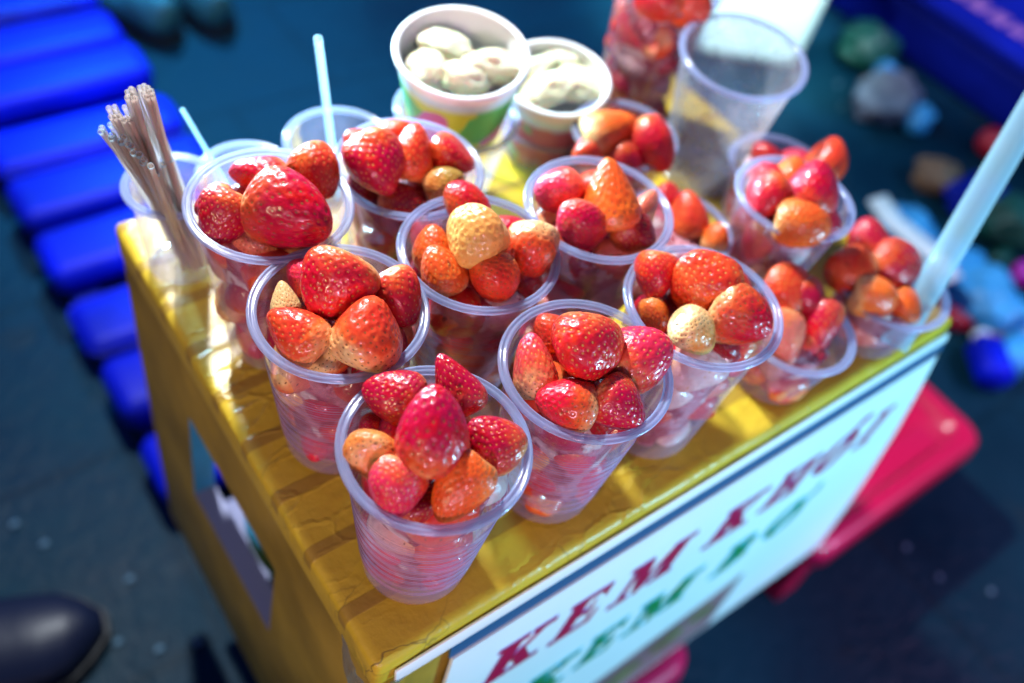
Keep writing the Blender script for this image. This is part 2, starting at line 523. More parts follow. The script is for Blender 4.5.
# torn clear tape at the near corner
bm = bmesh.new()
pts = [(-0.004, 0.030, -0.004), (-0.0045, 0.012, -0.010), (-0.004, -0.003, -0.016), (0.006, -0.0055, -0.014), (0.016, -0.005, -0.012)]
low = [(-0.006, 0.022, -0.024), (-0.011, 0.006, -0.033), (-0.008, -0.008, -0.036), (0.004, -0.010, -0.030), (0.012, -0.006, -0.024)]
va = [bm.verts.new(p) for p in pts]
vb = [bm.verts.new(p) for p in low]
for q in range(4):
    bm.faces.new((va[q], va[q + 1], vb[q + 1], vb[q]))
bmesh.ops.subdivide_edges(bm, edges=list(bm.edges), cuts=4, use_grid_fill=True)
for v in bm.verts:
    v.co += Vector((-abs(noise.noise(v.co * 130)), -abs(noise.noise(v.co * 120 + Vector((3, 3, 3)))), noise.noise(v.co * 110))) * 0.003
child('torn_tape', mesh_from_bm(bm, 'torn', True), MAT['clear_tape'])

# light blue packing bag inside the box, seen through the hand hole
b = link('plastic_bag', lumpy('bag', 0.10, 0.11, 0.11, 0.10, 2.2, 3, 4, 0.1), MAT['pale_blue'])
b.location = (0.128, 0.225, -0.315)
tag(b, 'light blue plastic bag inside the gold box seen through the hand hole', 'bag')

# ------------------------------------------------------------------ sign on the front of the box
sign = empty('sign_board', (0.3, -0.01, -0.25))
tag(sign, 'white sign with maroon and green lettering on the front of the gold box', 'sign')


def fpt(x, z, o):
    """point on the front of the box, o metres proud of it"""
    return Vector((x, fronty(z) - o, z))


def schild(name, me, m, parent=None):
    o = link(name, me, m, sign)
    o.matrix_parent_inverse = Matrix.Translation(-sign.location)
    return o


def poly_prism(bm, pts, o0, o1):
    a = [bm.verts.new(fpt(x, z, o0)) for x, z in pts]
    b_ = [bm.verts.new(fpt(x, z, o1)) for x, z in pts]
    n = len(pts)
    bm.faces.new(a)
    bm.faces.new(b_)
    for i in range(n):
        j = (i + 1) % n
        bm.faces.new((a[i], a[j], b_[j], b_[i]))


def rightx(z):
    return sidex(z, 1) - 0.012


bm = bmesh.new()
outline = [(0.052, -0.0452), (rightx(-.046), -0.0452)] + [(rightx(z), z) for z in (-.08, -.12, -.17, -.22, -.28, -.34, -.40, -.432)] + [(0.03, -0.432), (0.04, -.2)]
poly_prism(bm, outline, 0.0005, 0.0030)
schild('panel', mesh_from_bm(bm), MAT['sign'])
bm = bmesh.new()
poly_prism(bm, [(0.012, -0.0125), (BX - .004, -0.0125), (BX + 0.004, -0.0265), (0.012, -0.0265)], 0.0004, 0.0024)
bevel_all(bm, 0.0006, 2)
schild('edge_strip', mesh_from_bm(bm, 'strip', True), MAT['sign'])
bm = bmesh.new()
poly_prism(bm, [(0.05, -0.028), (BX + 0.005, -0.028), (BX + 0.011, -0.0445), (0.05, -0.0445)], 0.0, 0.0016)
schild('gap_shadow', mesh_from_bm(bm), MAT['gap_shadow'])  # dark sheet standing for the shadow in the gap under the lid

# letters: pieces in a unit box, thick and thin like a bold italic serif face


def rect(x0, x1, y0, y1):
    return [(x0, y0), (x1, y0), (x1, y1), (x0, y1)]


def ring(cx, cy, ro, rO, ri, rI, a0=0, a1=360, n=28, inner_dx=0):
    quads = []
    for i in range(n):
        p, q = [math.radians(a0 + (a1 - a0) * t / n) for t in (i, i + 1)]
        quads.append([(cx + ro * math.cos(p), cy + rO * math.sin(p)), (cx + ro * math.cos(q), cy + rO * math.sin(q)),
                      (cx + inner_dx + ri * math.cos(q), cy + rI * math.sin(q)), (cx + inner_dx + ri * math.cos(p), cy + rI * math.sin(p))])
    return quads


TH_S = 0.055
GLY = {
    'K': [rect(.12, .40, 0, 1), rect(0, .52, 0, TH_S), rect(0, .52, 1 - TH_S, 1), [(.40, .40), (.46, .40), (.90, .96), (.82, .96)], rect(.66, 1.04, 1 - TH_S, 1),
          [(.44, .50), (.60, .66), (1.0, .03), (.70, .03)], rect(.60, 1.12, 0, TH_S)],
    'E': [rect(.12, .40, 0, 1), rect(0, .5, 0, TH_S), rect(0, .5, 1 - TH_S, 1), rect(.4, .92, 1 - TH_S, 1), [(.74, .97), (.92, .97), (.92, .70)],
          rect(.4, .70, .48, .53), [(.62, .50), (.70, .72), (.70, .30)], rect(.4, .96, 0, TH_S), [(.76, .03), (.96, .03), (.98, .33)]],
    'M': [rect(.10, .15, 0, 1), rect(-.02, .28, 0, TH_S), [(.10, 1), (.34, 1), (.53, .12), (.40, 0)], [(.40, 0), (.47, .0), (.78, 1), (.72, 1)], rect(.76, .98, 0, 1),
          rect(.66, 1.08, 0, TH_S), rect(-.02, .3, 1 - TH_S, 1), rect(.72, 1.08, 1 - TH_S, 1)],
    'H': [rect(.10, .34, 0, 1), rect(.68, .92, 0, 1), rect(.34, .68, .47, .53), rect(0, .44, 0, TH_S), rect(0, .44, 1 - TH_S, 1), rect(.58, 1.02, 0, TH_S), rect(.58, 1.02, 1 - TH_S, 1)],
    'O': ring(.5, .5, .48, .52, .22, .46),
    'Ó': ring(.5, .5, .48, .52, .22, .46) + [[(.46, 1.08), (.58, 1.08), (.84, 1.34), (.62, 1.34)]],
    'Ơ': ring(.5, .5, .48, .52, .22, .46) + [[(.78, .88), (.88, .80), (1.10, 1.0), (1.06, 1.22), (.96, 1.22), (1.0, 1.04)]],
    'I': [rect(.3, .62, 0, 1), rect(.14, .78, 0, TH_S), rect(.14, .78, 1 - TH_S, 1)],
    'B': [rect(.12, .40, 0, 1), rect(0, .5, 0, TH_S), rect(0, .5, 1 - TH_S, 1)] + ring(.40, .745, .44, .255, .20, .20, -90, 90, 14) + ring(.40, .26, .52, .26, .26, .205, -90, 90, 14),
}


def letters(items, h, name, m, tilt, o0=0.005, grow=0.0, parents=None):
    kk = 0
    made = []
    for ch, x0, w, zb in items:
        bm = bmesh.new()
        for pc in GLY[ch]:
            cx_ = sum(p[0] for p in pc) / len(pc)
            cy_ = sum(p[1] for p in pc) / len(pc)
            pts = []
            for (px_, py_) in pc:
                gx, gy = (grow if px_ > cx_ else -grow), (grow if py_ > cy_ else -grow)
                X = x0 + px_ * w + gx + 0.29 * (py_ * h + gy)
                Z = zb + py_ * h + gy - tilt * (px_ * w)
                pts.append((X, Z))
            kk += 1
            try:
                poly_prism(bm, pts, o0, o0 + 0.0006 + 0.00006 * (kk % 7))
            except ValueError:
                pass
        if parents:
            made.append(link(name, mesh_from_bm(bm), m, parents[len(made)]))
        else:
            made.append(schild(name, mesh_from_bm(bm), m))
    return made


line1 = [('K', .079, .044, -.129), ('E', .141, .038, -.134), ('M', .199, .058, -.140), ('K', .300, .044, -.147), ('H', .366, .044, -.148), ('Ó', .424, .044, -.146), ('I', .484, .030, -.145)]
ml = letters(line1, 0.046, 'maroon_letter', MAT['maroon'], 0.04, 0.0034, 0.0006)
letters(line1, 0.046, 'letter_outline', MAT['violet'], 0.04, 0.0026, 0.0016, ml)
line2 = [('K', .126, .044, -.240), ('E', .189, .036, -.240), ('M', .243, .062, -.241), ('B', .350, .040, -.246), ('Ơ', .408, .046, -.240)]
gl_ = letters(line2, 0.044, 'green_letter', MAT['green'], 0.03, 0.0034, 0.0006)
letters(line2, 0.044, 'letter_outline', MAT['cyan_ink'], 0.03, 0.0026, 0.0028, gl_)
# printed picture at the foot of the sign
bm = bmesh.new()
poly_prism(bm, [(0.215, -0.425), (0.225, -0.335), (0.425, -0.312), (0.418, -0.425)], 0.0020, 0.0036)
pic = schild('printed_picture', mesh_from_bm(bm), MAT['picture'])


def ell(bm, cx_, cz_, rx, rz, rot, o0, o1, n=24):
    pts = []
    for i in range(n):
        a = 2 * math.pi * i / n
        x, z = rx * math.cos(a), rz * math.sin(a)
        pts.append((cx_ + x * math.cos(rot) - z * math.sin(rot), cz_ + x * math.sin(rot) + z * math.cos(rot)))
    poly_prism(bm, pts, o0, o1)


bm = bmesh.new()
ell(bm, 0.335, -0.362, 0.022, 0.013, 0.2, 0.003, 0.0042)
ell(bm, 0.280, -0.375, 0.026, 0.014, 0.1, 0.003, 0.0042)
ell(bm, 0.380, -0.352, 0.018, 0.010, 0.0, 0.003, 0.0043)
o = link('avocado_print', mesh_from_bm(bm), MAT['olive'], pic)
bm = bmesh.new()
ell(bm, 0.252, -0.388, 0.012, 0.010, 0.0, 0.003, 0.0046)
o = link('dish_print', mesh_from_bm(bm), MAT['print_white'], pic)

# ------------------------------------------------------------------ cups
CUPM = {}


def cup_meshes(R, h, rb, ribs=True):
    key = (R, h, rb, ribs)
    if key in CUPM:
        return CUPM[key]
    pr = [(0.0001, 0.0035), (rb * .6, 0.0030), (rb - 0.0022, 0.0022), (rb - 0.0010, 0.0006), (rb, 0.0012), (rb + 0.0003, 0.004)]
    n = 110 if ribs else 30
    z0, z1 = 0.006, h - 0.008
    for i in range(n + 1):
        z = z0 + (z1 - z0) * i / n
        r = rb + 0.0003 + (R - 0.0052 - rb) * ((z - 0.004) / (h - 0.012))
        f = z / h
        if ribs and 0.12 < f < 0.74:
            r += 0.00055 * math.sin(z / 0.0026 * 2 * math.pi)
        pr.append((r, z))
    pr += [(R - 0.0046, h - 0.0055), (R - 0.0044, h - 0.002)]
    wall = lathe(pr, 96, False, 'cup_wall')
    c = [(R - 0.0027 + 0.0027 * math.cos(a), h - 0.0016 + 0.0020 * math.sin(a) * (1 - (0.55 * math.exp(-(math.cos(a) / 0.30) ** 2) if math.sin(a) > 0 else 0))) for a in [2 * math.pi * q / 28 for q in range(28)]]
    rim = lathe(c, 128, True, 'cup_rim')
    CUPM[key] = (wall, rim)
    return CUPM[key]


CUPS = {}


def cup(key, x, y, R, h, rb, label, group='clear plastic cups on the gold box', ribs=False, mat='cup', tilt=None, name='plastic_cup', cat='cup'):
    wall, rim = cup_meshes(R, h, rb, ribs)
    e = empty(name, (x, y, 0.0006), random.random() * 6)
    if tilt:
        e.rotation_mode = 'QUATERNION'
        e.rotation_quaternion = Vector((0, 0, 1)).rotation_difference(Vector(tilt).normalized())
    tag(e, label, cat, group)
    w = link('cup_wall', wall, MAT['cup_ribbed' if ribs else mat], e)
    r = link('rim', rim, MAT['rim'], e)
    CUPS[key] = dict(x=x, y=y, R=R, h=h, rb=rb, e=e)
    return e


cup('A', .0526, .0463, .0475, .120, .0305, 'frontmost clear cup heaped with red strawberries, standing nearest the box corner', ribs=True)
cup('B', .1480, .0482, .0475, .120, .0305, 'clear cup of strawberries standing just right of the frontmost cup', ribs=True)
cup('C', .0529, .1414, .0475, .120, .0305, 'clear cup of strawberries by the left box edge, just behind the frontmost cup', ribs=True)
cup('D', .1440, .1446, .0475, .120, .0305, 'clear cup in the middle of the box with a yellow strawberry on top', ribs=True)
cup('E', .2370, .0505, .0475, .1215, .0305, 'third clear cup from the front corner along the sign edge, full of strawberries')
cup('F', .2328, .1430, .0475, .120, .0305, 'clear cup topped by a pointed orange strawberry, behind the middle cup')
cup('G', .0556, .2282, .0475, .121, .0305, 'clear cup of big crimson strawberries next to the straw bundle')
cup('H', .1500, .2310, .0475, .112, .0300, 'clear cup of strawberries with one olive berry, in front of the paper cups')
cup('I', .3880, .1050, .0435, .100, .0280, 'clear cup of strawberries on the right, in front of a half hidden cup rim')
cup('J', .4460, .1560, .0420, .065, .0270, 'half hidden low clear cup with one strawberry rising behind the right hand cup')
cup('K', .3450, .0370, .0415, .055, .0270, 'low clear cup of strawberry pieces between the sign edge cups, left of the wide straw')
cup('L', .4460, .0315, .0435, .053, .0290, 'low clear cup of strawberries holding the wide straw at the right box corner')
cup('M', .3220, .1420, .0410, .065, .0270, 'low clear cup of orange berries half hidden in front of the empty cup')
cup('N', .3490, .2360, .0420, .070, .0280, 'low clear cup with an orange cut strawberry, left of the empty cup')
cup('O', .4420, .3170, .0440, .130, .0310, 'tall clear cup full of strawberries at the back, cut by the photo top')
cup('P', .4500, .2300, .0505, .126, .0320, 'tall empty misted cup at the back right of the box', mat='cup_misty', tilt=(-.085, -.055, 1))
cup('R', .1540, .3260, .0400, .058, .0270, 'empty clear cup with an upright straw, behind the cup with the olive berry')
cup('S', .0850, .3300, .0345, .050, .0240, 'empty clear cup with a thin leaning straw, behind the crimson strawberry cup')
cup('T', .0290, .3160, .0310, .072, .0230, 'narrow clear cup holding the bundle of tan straws at the left box corner')
cup('V', .2440, .3110, .0475, .068, .0330, 'low clear cup with the bigger printed paper cup standing in it')
cup('U', .3370, .3090, .0430, .036, .0330, 'shallow clear cup under the smaller printed paper cup')


def paper_cup(x, y, z0, R, rb, h, m, label, tilt):
    e = empty('paper_cup', (x, y, z0))
    e.rotation_mode = 'QUATERNION'
    e.rotation_quaternion = Vector((0, 0, 1)).rotation_difference(Vector(tilt).normalized())
    tag(e, label, 'cup', 'printed paper cups')
    pr = [(0.0001, 0.004), (rb - .001, 0.004), (rb, 0.0)] + [(rb + (R - rb) * t / 10, h * t / 10) for t in range(1, 11)]
    link('cup_wall', lathe(pr, 80), m, e)
    pi = [(0.0001, 0.006), (rb - .0025, 0.006)] + [(rb - .0022 + (R - rb) * t / 8, 0.006 + (h - .006) * t / 8) for t in range(1, 9)]
    link('lining', lathe(pi, 80), MAT['paper_white'], e)
    c = [(R - 0.0006 + 0.0024 * math.cos(a), h + 0.0022 * math.sin(a)) for a in [2 * math.pi * q / 12 for q in range(12)]]
    link('rim', lathe(c, 96, True), MAT['paper_white'], e)
    return e


paper_cup(.2400, .3070, .062, .0460, .0340, .066, MAT['paper1'], 'white rimmed paper cup printed green, yellow and pink, filled with pale fruit', (-.10, -.08, 1))
paper_cup(.3370, .3090, .012, .0420, .0330, .068, MAT['paper2'], 'smaller white rimmed paper cup printed blue and red, with pale fruit', (-.10, -.08, 1))

# ------------------------------------------------------------------ strawberries


def berry_mesh(idx, nu, nv, nseeds, blunt, lump, flat, hull=True):
    rs = np.random.RandomState(100 + idx)
    th = np.linspace(0, np.pi, nv + 1)
    ph = np.linspace(0, 2 * np.pi, nu, endpoint=False)
    TH_, PH = np.meshgrid(th, ph, indexing='ij')
    d = np.stack([np.sin(TH_) * np.cos(PH), np.sin(TH_) * np.sin(PH), np.cos(TH_)], -1).reshape(-1, 3)   # +z = stem end here

    def shape(D):
        c = D[:, 2]
        s = np.sqrt(np.maximum(0, 1 - c * c))
        a = np.arctan2(D[:, 1], D[:, 0])
        r = s * (1 + 0.40 * c * (1 - blunt) - 0.10 * (1 - c * c) * (1 - blunt))
        r = r * (1 + flat * np.cos(2 * (a + idx)))
        z = c.copy()
        z = np.where(c > 0, c * (0.78 - 0.24 * np.exp(-(s / 0.42) ** 2)), c * (1.0 + 0.25 * (1 - blunt) * np.abs(c) ** 3))
        return np.stack([r * np.cos(a), r * np.sin(a), z], 1)
    pos = shape(d)
    # low lumps
    lum = np.zeros(len(d))
    for k_ in range(7):
        w = rs.randn(3) * 1.9
        lum += np.cos(d @ w + rs.rand() * 6.28)
    lum2 = np.zeros(len(d))
    for k_ in range(8):
        w = rs.randn(3) * 5.5
        lum2 += np.cos(d @ w + rs.rand() * 6.28)
    scale = 1 + lump * lum / 7 * 1.7 + lump * 0.16 * lum2 / 8
    # achenes in their pits
    i = np.arange(nseeds) + .5
    phi = np.arccos(1 - 2 * i / nseeds)
    ga = np.pi * (1 + 5 ** .5) * i
    S = np.stack([np.sin(phi) * np.cos(ga), np.sin(phi) * np.sin(ga), np.cos(phi)], 1)
    S += rs.randn(nseeds, 3) * 0.035
    S /= np.linalg.norm(S, axis=1, keepdims=True)
    S = S[S[:, 2] < 0.86]
    dots = d @ S.T
    ang = np.arccos(np.clip(dots.max(1), -1, 1))
    pit = np.exp(-(ang / 0.062) ** 2)
    ach = np.exp(-(ang / 0.031) ** 2)
    near = S[dots.argmax(1)]
    scale = scale - 0.038 * pit + 0.024 * ach
    pos = pos * scale[:, None]
    # normalise: tip -> +z, length 1, width 1
    pos[:, 2] *= -1
    pos[:, 1] *= -1
    L = pos[:, 2].max() - pos[:, 2].min()
    Wd = (np.ptp(pos[:, 0]) + np.ptp(pos[:, 1])) / 2
    pos[:, 2] = (pos[:, 2] - pos[:, 2].min()) / L - 0.5
    pos[:, :2] /= Wd
    along = (pos[:, 2] + 0.5)
    n_ = nu
    fs = []
    for a in range(nv):
        for b_ in range(nu):
            c_ = (b_ + 1) % nu
            fs.append((a * n_ + b_, (a + 1) * n_ + b_, (a + 1) * n_ + c_, a * n_ + c_))
    me = bpy.data.meshes.new('strawberry_shape')
    me.from_pydata(pos.tolist(), [], fs)
    at1 = me.attributes.new('achene', 'FLOAT', 'POINT')
    at1.data.foreach_set('value', ach.astype(np.float32))
    at2 = me.attributes.new('along', 'FLOAT', 'POINT')
    at2.data.foreach_set('value', along.astype(np.float32))
    me.polygons.foreach_set('use_smooth', [True] * len(fs))
    me.update()
    bm_ = bmesh.new()
    bm_.from_mesh(me)
    bmesh.ops.remove_doubles(bm_, verts=bm_.verts, dist=1e-5)
    bmesh.ops.recalc_face_normals(bm_, faces=bm_.faces)
    bm_.to_mesh(me)
    bm_.free()
    me.materials.append(MAT['berry'])
    return me


SHAPES = []
spec = [(.62, .06, .04), (.52, .08, .06), (.68, .09, .05), (.80, .09, .08), (.45, .08, .10), (.72, .13, .06), (.95, .10, .05), (.58, .07, .09), (.22, .06, .03), (.75, .18, .1)]
for i_, (bl, lu, fl) in enumerate(spec):
    SHAPES.append(berry_mesh(i_, 200, 150, 220 + 16 * (i_ % 4), bl, lu, fl))
LOW = [berry_mesh(20 + i_, 72, 52, 130, (.3, .6, .8, .5)[i_], .09, .07) for i_ in range(4)]

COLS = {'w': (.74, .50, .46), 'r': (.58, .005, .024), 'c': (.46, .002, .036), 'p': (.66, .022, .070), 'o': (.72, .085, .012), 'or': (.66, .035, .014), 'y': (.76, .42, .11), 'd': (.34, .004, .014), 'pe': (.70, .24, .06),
        'ol': (.36, .20, .035), 'k': (.75, .15, .10)}


def berry(cupk, u, v, ang, L, W, c, pale, dz, label, shp=0, phi=0.15, name='strawberry'):
    cc = CUPS[cupk]
    z = cc['h'] + dz - 0.002
    p = at(u, v, z)
    s = depth(p) / FPX
    l, w = L * s * 1.04, W * s * 1.10
    # keep it inside the wall
    r_eff = 0.5 * (l + w) * 0.5
    zc = min(p.z, cc['h'])
    rw = cc['rb'] + (cc['R'] - .005 - cc['rb']) * zc / cc['h']
    q = Vector((p.x - cc['x'], p.y - cc['y']))
    if p.z < cc['h'] - 0.003:
        over = q.length + r_eff * 0.92 - rw
        if over > 0:
            q *= max(0.0, (q.length - over)) / q.length
            p = Vector((cc['x'] + q.x, cc['y'] + q.y, p.z))
    a = math.radians(ang)
    axis = (RIGHT * math.cos(a) + UP * math.sin(a)) * math.cos(phi) - FWD * math.sin(phi)
    o = bpy.data.objects.new(name, SHAPES[shp % len(SHAPES)])
    col.objects.link(o)
    o.rotation_mode = 'QUATERNION'
    rot = Vector((0, 0, 1)).rotation_difference(axis)
    from mathutils import Quaternion
    o.rotation_quaternion = rot @ Quaternion((0, 0, 1), random.random() * 6.28)
    o.scale = (w, w, l)
    o.location = p
    b_ = COLS[c]
    j = 1 + random.uniform(-.10, .10)
    o.color = (b_[0] * j, b_[1] * j, b_[2] * j, pale)
    tag(o, label, 'strawberry', 'strawberries on top of the cups')
    return o


CN = {'A': 'frontmost cup', 'B': 'cup right of the frontmost', 'C': 'cup left of the frontmost', 'D': 'middle cup', 'E': 'third cup along the sign',
      'F': 'cup behind the middle one', 'G': 'cup beside the straw bundle', 'H': 'cup before the paper cups', 'I': 'right cup before the hidden rim', 'J': 'half hidden cup',
      'K': 'low cup left of wide straw', 'L': 'wide straw cup', 'M': 'low cup before empty cup', 'N': 'low cup left of empty cup', 'O': 'tall back cup'}
LOOK = {'r': 'bright red', 'c': 'crimson', 'p': 'pinkish red', 'o': 'orange', 'or': 'orange red', 'y': 'yellow', 'd': 'dark red', 'pe': 'peach coloured', 'ol': 'olive brown', 'k': 'coral'}
# cup: (u, v, tip angle, length px, width px, colour, pale shoulder, dz, where, shape, tilt)
B = {
    'A': [(432.7, 428, 84, 88, 70, 'c', -.3, .020, 'big, at the centre', 0, .25), (393, 396, 165, 62, 52, 'c', -.3, .004, 'upper left', 1, .2), (455, 384, 116, 66, 44, 'c', -.3, .006, 'upper right, tip up', 8, .1),
          (492, 441, 135, 60, 53, 'c', .10, .002, 'right, with pale shoulder', 1, .3), (460, 489, 232, 74, 50, 'o', -.1, .004, 'lower right, glossy', 7, .15), (396, 489, 250, 57, 54, 'p', -.25, .002, 'lower left, rounded', 2, .3),
          (376, 452, 120, 46, 55, 'pe', .05, -.002, 'left, lumpy with green stub', 9, -1.15), (421, 470, 60, 46, 46, 'd', -.3, -.014, 'deep between the others', 3, .2), (418, 508, 20, 46, 34, 'd', -.3, -.013, 'lowest, at the front rim', 4, .1),
          (370, 424, 100, 26, 26, 'r', -.2, -.012, 'tiny, at the left', 3, .1)],
    'B': [(585, 349, 262, 66, 70, 'r', -.05, .016, 'big, at the top centre', 3, .25), (642, 357, 25, 64, 61, 'p', .16, .006, 'right, with dark seeds', 0, .3), (534, 365, 100, 64, 46, 'p', .40, .003, 'left, yellow at the base', 7, .1),
          (565, 403, 168, 58, 52, 'r', .08, .003, 'lower left, cut white at one side', 2, .2), (620, 406, 318, 56, 53, 'c', .02, .003, 'lower right, orange at the stem', 1, .2), (547, 326, 120, 40, 36, 'or', .1, -.004, 'upper left, small', 2, .1),
          (625, 326, 60, 32, 30, 'y', .5, -.006, 'upper right, pale and small', 3, .1), (598, 418, 270, 46, 40, 'd', -.3, -.016, 'deep at the front', 4, .1), (596, 378, 270, 40, 40, 'd', -.3, -.014, 'deep at the centre', 4, .1)],
    'C': [(334, 287, 245, 68, 70, 'r', .02, .014, 'big, at the top centre', 1, .25), (368, 331, 70, 70, 71, 'or', .36, .010, 'big, pale underneath, front right', 5, .2), (295, 333, 140, 64, 56, 'or', .12, .003, 'left, with pale base', 1, .2),
          (397, 300, 300, 58, 48, 'r', .05, .002, 'right, with a stem scar', 4, .1), (304, 275, 130, 40, 36, 'p', -.2, -.002, 'upper left, half hidden', 2, .1), (284, 298, 100, 34, 27, 'y', 1.2, -.002, 'left, a cream wedge', 8, .1),
          (328, 357, 330, 36, 44, 'or', .35, -.010, 'lowest, stem up', 3, -1.0), (390, 347, 300, 40, 36, 'd', .05, -.014, 'lower right, in shade', 4, .1), (346, 310, 300, 40, 40, 'd', -.1, -.016, 'deep at the centre', 4, .1)],
    'D': [(474, 241, 235, 58, 62, 'y', .18, .016, 'big, topmost', 5, .35), (433, 248, 100, 46, 38, 'o', .0, -.002, 'left, half hidden', 2, .1), (441, 270, 112, 52, 44, 'o', .05, .002, 'lower left, tip up', 0, .2),
          (495, 279, 280, 46, 49, 'or', .18, .003, 'front, with a whitish side', 6, .2), (531, 252, 262, 54, 52, 'or', .3, .003, 'right, pale on top', 2, .15), (470, 208, 20, 40, 50, 'r', .0, .0, 'upper, behind the yellow one', 3, .2),
          (519, 222, 10, 42, 30, 'c', -.3, -.003, 'upper right, flattened', 4, .1), (526, 282, 320, 40, 36, 'd', .1, -.014, 'lower right, deep', 3, .1), (466, 285, 300, 36, 30, 'd', .1, -.016, 'deep at the front', 3, .1)],
    'E': [(702, 279, 130, 62, 61, 'or', .02, .012, 'big glossy, at the top', 9, .3), (655, 277, 260, 48, 42, 'r', -.1, .002, 'left', 5, .2), (741, 317, 335, 62, 58, 'r', .22, .007, 'right, with pale edge and dark spot', 4, .2),
          (695, 333, 320, 48, 43, 'y', .46, .003, 'front, with a white hull scar', 2, -.35), (750, 281, 60, 34, 30, 'or', .0, -.004, 'right, behind', 3, .1), (654, 316, 280, 36, 30, 'o', .0, -.010, 'lower left, deep', 3, .1),
          (723, 344, 300, 36, 34, 'd', -.2, -.014, 'lowest, deep', 3, .1), (664, 262, 120, 28, 26, 'r', .2, -.002, 'upper left, small', 2, .1), (690, 308, 270, 40, 40, 'd', -.3, -.016, 'deep at the centre', 4, .1)],
    'F': [(609.6, 194, 96, 70, 54, 'o', -.05, .014, 'tall and pointed, topmost', 8, .2), (558, 192, 200, 46, 44, 'p', -.1, .003, 'left, rounded', 6, .2), (582, 228, 250, 44, 48, 'c', -.3, .003, 'front', 3, .25),
          (636, 233, 330, 42, 42, 'd', -.1, -.003, 'lower right, wet', 5, .2), (653, 208, 60, 40, 28, 'k', .25, -.002, 'right, pale and stubby', 7, .1), (590, 165, 60, 34, 40, 'or', .0, -.010, 'behind the pointed one', 3, .1), (607, 240, 270, 36, 36, 'd', -.2, -.016, 'deep at the front', 4, .1)],
    'G': [(292, 213, 335, 88, 72, 'c', -.3, .012, 'very big, at the centre', 4, .2), (223, 219, 250, 54, 50, 'c', -.3, .004, 'left', 1, .2), (257, 175, 170, 54, 42, 'c', -.2, .002, 'upper left', 7, .15),
          (317, 174, 300, 52, 48, 'or', .05, .003, 'upper right', 2, .2), (211, 202, 200, 40, 36, 'c', -.3, -.004, 'far left, behind', 3, .1), (255, 238, 200, 42, 40, 'k', .2, -.012, 'lowest, pale', 3, .1), (250, 205, 270, 40, 40, 'd', -.3, -.016, 'deep at the centre', 4, .1)],
    'H': [(377, 166, 292, 66, 56, 'c', -.3, .012, 'big, front left', 5, .2), (413, 152, 80, 56, 44, 'or', -.1, .010, 'tall, at the centre', 7, .2), (453, 157, 330, 46, 42, 'r', -.15, .004, 'right', 9, .2),
          (445, 184, 10, 40, 34, 'ol', .15, .002, 'unripe, front right', 6, .2), (360, 145, 140, 36, 34, 'or', -.1, .002, 'upper left', 2, .1), (397, 131, 20, 34, 26, 'or', .0, .0, 'topmost, small', 3, .1), (404, 200, 350, 46, 34, 'd', -.3, -.008, 'flat, at the front', 4, .1),
          (363, 186, 240, 36, 36, 'd', -.3, -.010, 'lower left, deep', 3, .1), (422, 180, 240, 36, 36, 'd', -.3, -.014, 'deep at the centre', 3, .1)],
    'I': [(813, 188, 75, 54, 50, 'c', -.3, .010, 'right, tip up', 0, .2), (766, 198, 230, 48, 42, 'r', -.1, .004, 'left, with a dark pit', 5, .2), (802, 224, 350, 54, 44, 'o', .05, .004, 'front', 6, .2),
          (791, 174, 60, 36, 34, 'o', .1, .002, 'upper middle', 2, .1), (836, 233, 330, 34, 32, 'p', -.1, -.006, 'lower right', 3, .1), (759, 172, 120, 34, 34, 'r', -.1, -.004, 'upper left', 3, .1), (785, 210, 270, 36, 36, 'd', -.3, -.014, 'deep at the centre', 3, .1)],
    'J': [(828, 159, 60, 44, 38, 'or', -.1, .016, 'topmost, standing out', 2, .2), (766, 157, 120, 34, 30, 'r', -.1, .0, 'left', 3, .1), (800, 165, 120, 38, 34, 'p', -.1, -.004, 'middle', 3, .1)],
    'K': [(786, 288, 130, 50, 44, 'or', -.1, .012, 'top left', 3, .2), (808, 300, 300, 44, 38, 'c', -.2, .010, 'top right, folded', 4, .2), (784, 338, 270, 54, 44, 'k', -.05, .003, 'front left', 7, .2), (819, 327, 250, 54, 40, 'c', -.1, .0, 'right', 4, .2), (800, 352, 250, 34, 32, 'p', .1, -.012, 'lowest', 3, .1)],
    'L': [(868, 238, 110, 42, 38, 'c', -.3, .012, 'topmost', 2, .2), (895, 266, 330, 50, 46, 'c', -.3, .010, 'right, biggest', 3, .2), (848, 271, 200, 46, 43, 'or', .05, .006, 'left', 6, .2), (874, 298, 340, 45, 40, 'o', .28, .005, 'front, pale at the end', 6, .2), (904, 307, 300, 36, 34, 'o', -.1, -.002, 'front right', 3, .1), (872, 270, 270, 34, 34, 'd', -.3, -.008, 'deep at the centre', 3, .1)],
    'M': [(688, 214, 100, 46, 36, 'or', .1, .004, 'left, tall', 7, .2), (716, 238, 80, 30, 25, 'o', .3, .003, 'right, with a white shine', 3, .2), (668, 197, 60, 28, 26, 'r', -.1, .0, 'behind, small', 3, .1), (700, 235, 60, 28, 26, 'd', -.1, -.008, 'deep', 3, .1)],
    'N': [(611, 131, 20, 54, 48, 'o', .35, .012, 'big cut piece', 8, .2), (653, 147, 300, 54, 44, 'r', -.1, .008, 'right', 2, .2), (587, 152, 200, 32, 30, 'or', .0, .002, 'lower left', 3, .1), (624, 162, 300, 38, 32, 'c', -.3, .0, 'lowest', 3, .1), (612, 155, 300, 32, 32, 'd', -.3, -.008, 'deep', 3, .1)],
    'O': [(657, 0, 200, 46, 42, 'r', -.1, .004, 'top left', 2, .2), (688, 3, 340, 48, 42, 'or', -.1, .004, 'top right', 3, .2), (675, -22, 90, 46, 42, 'c', -.1, .006, 'at the back', 3, .2)],
}
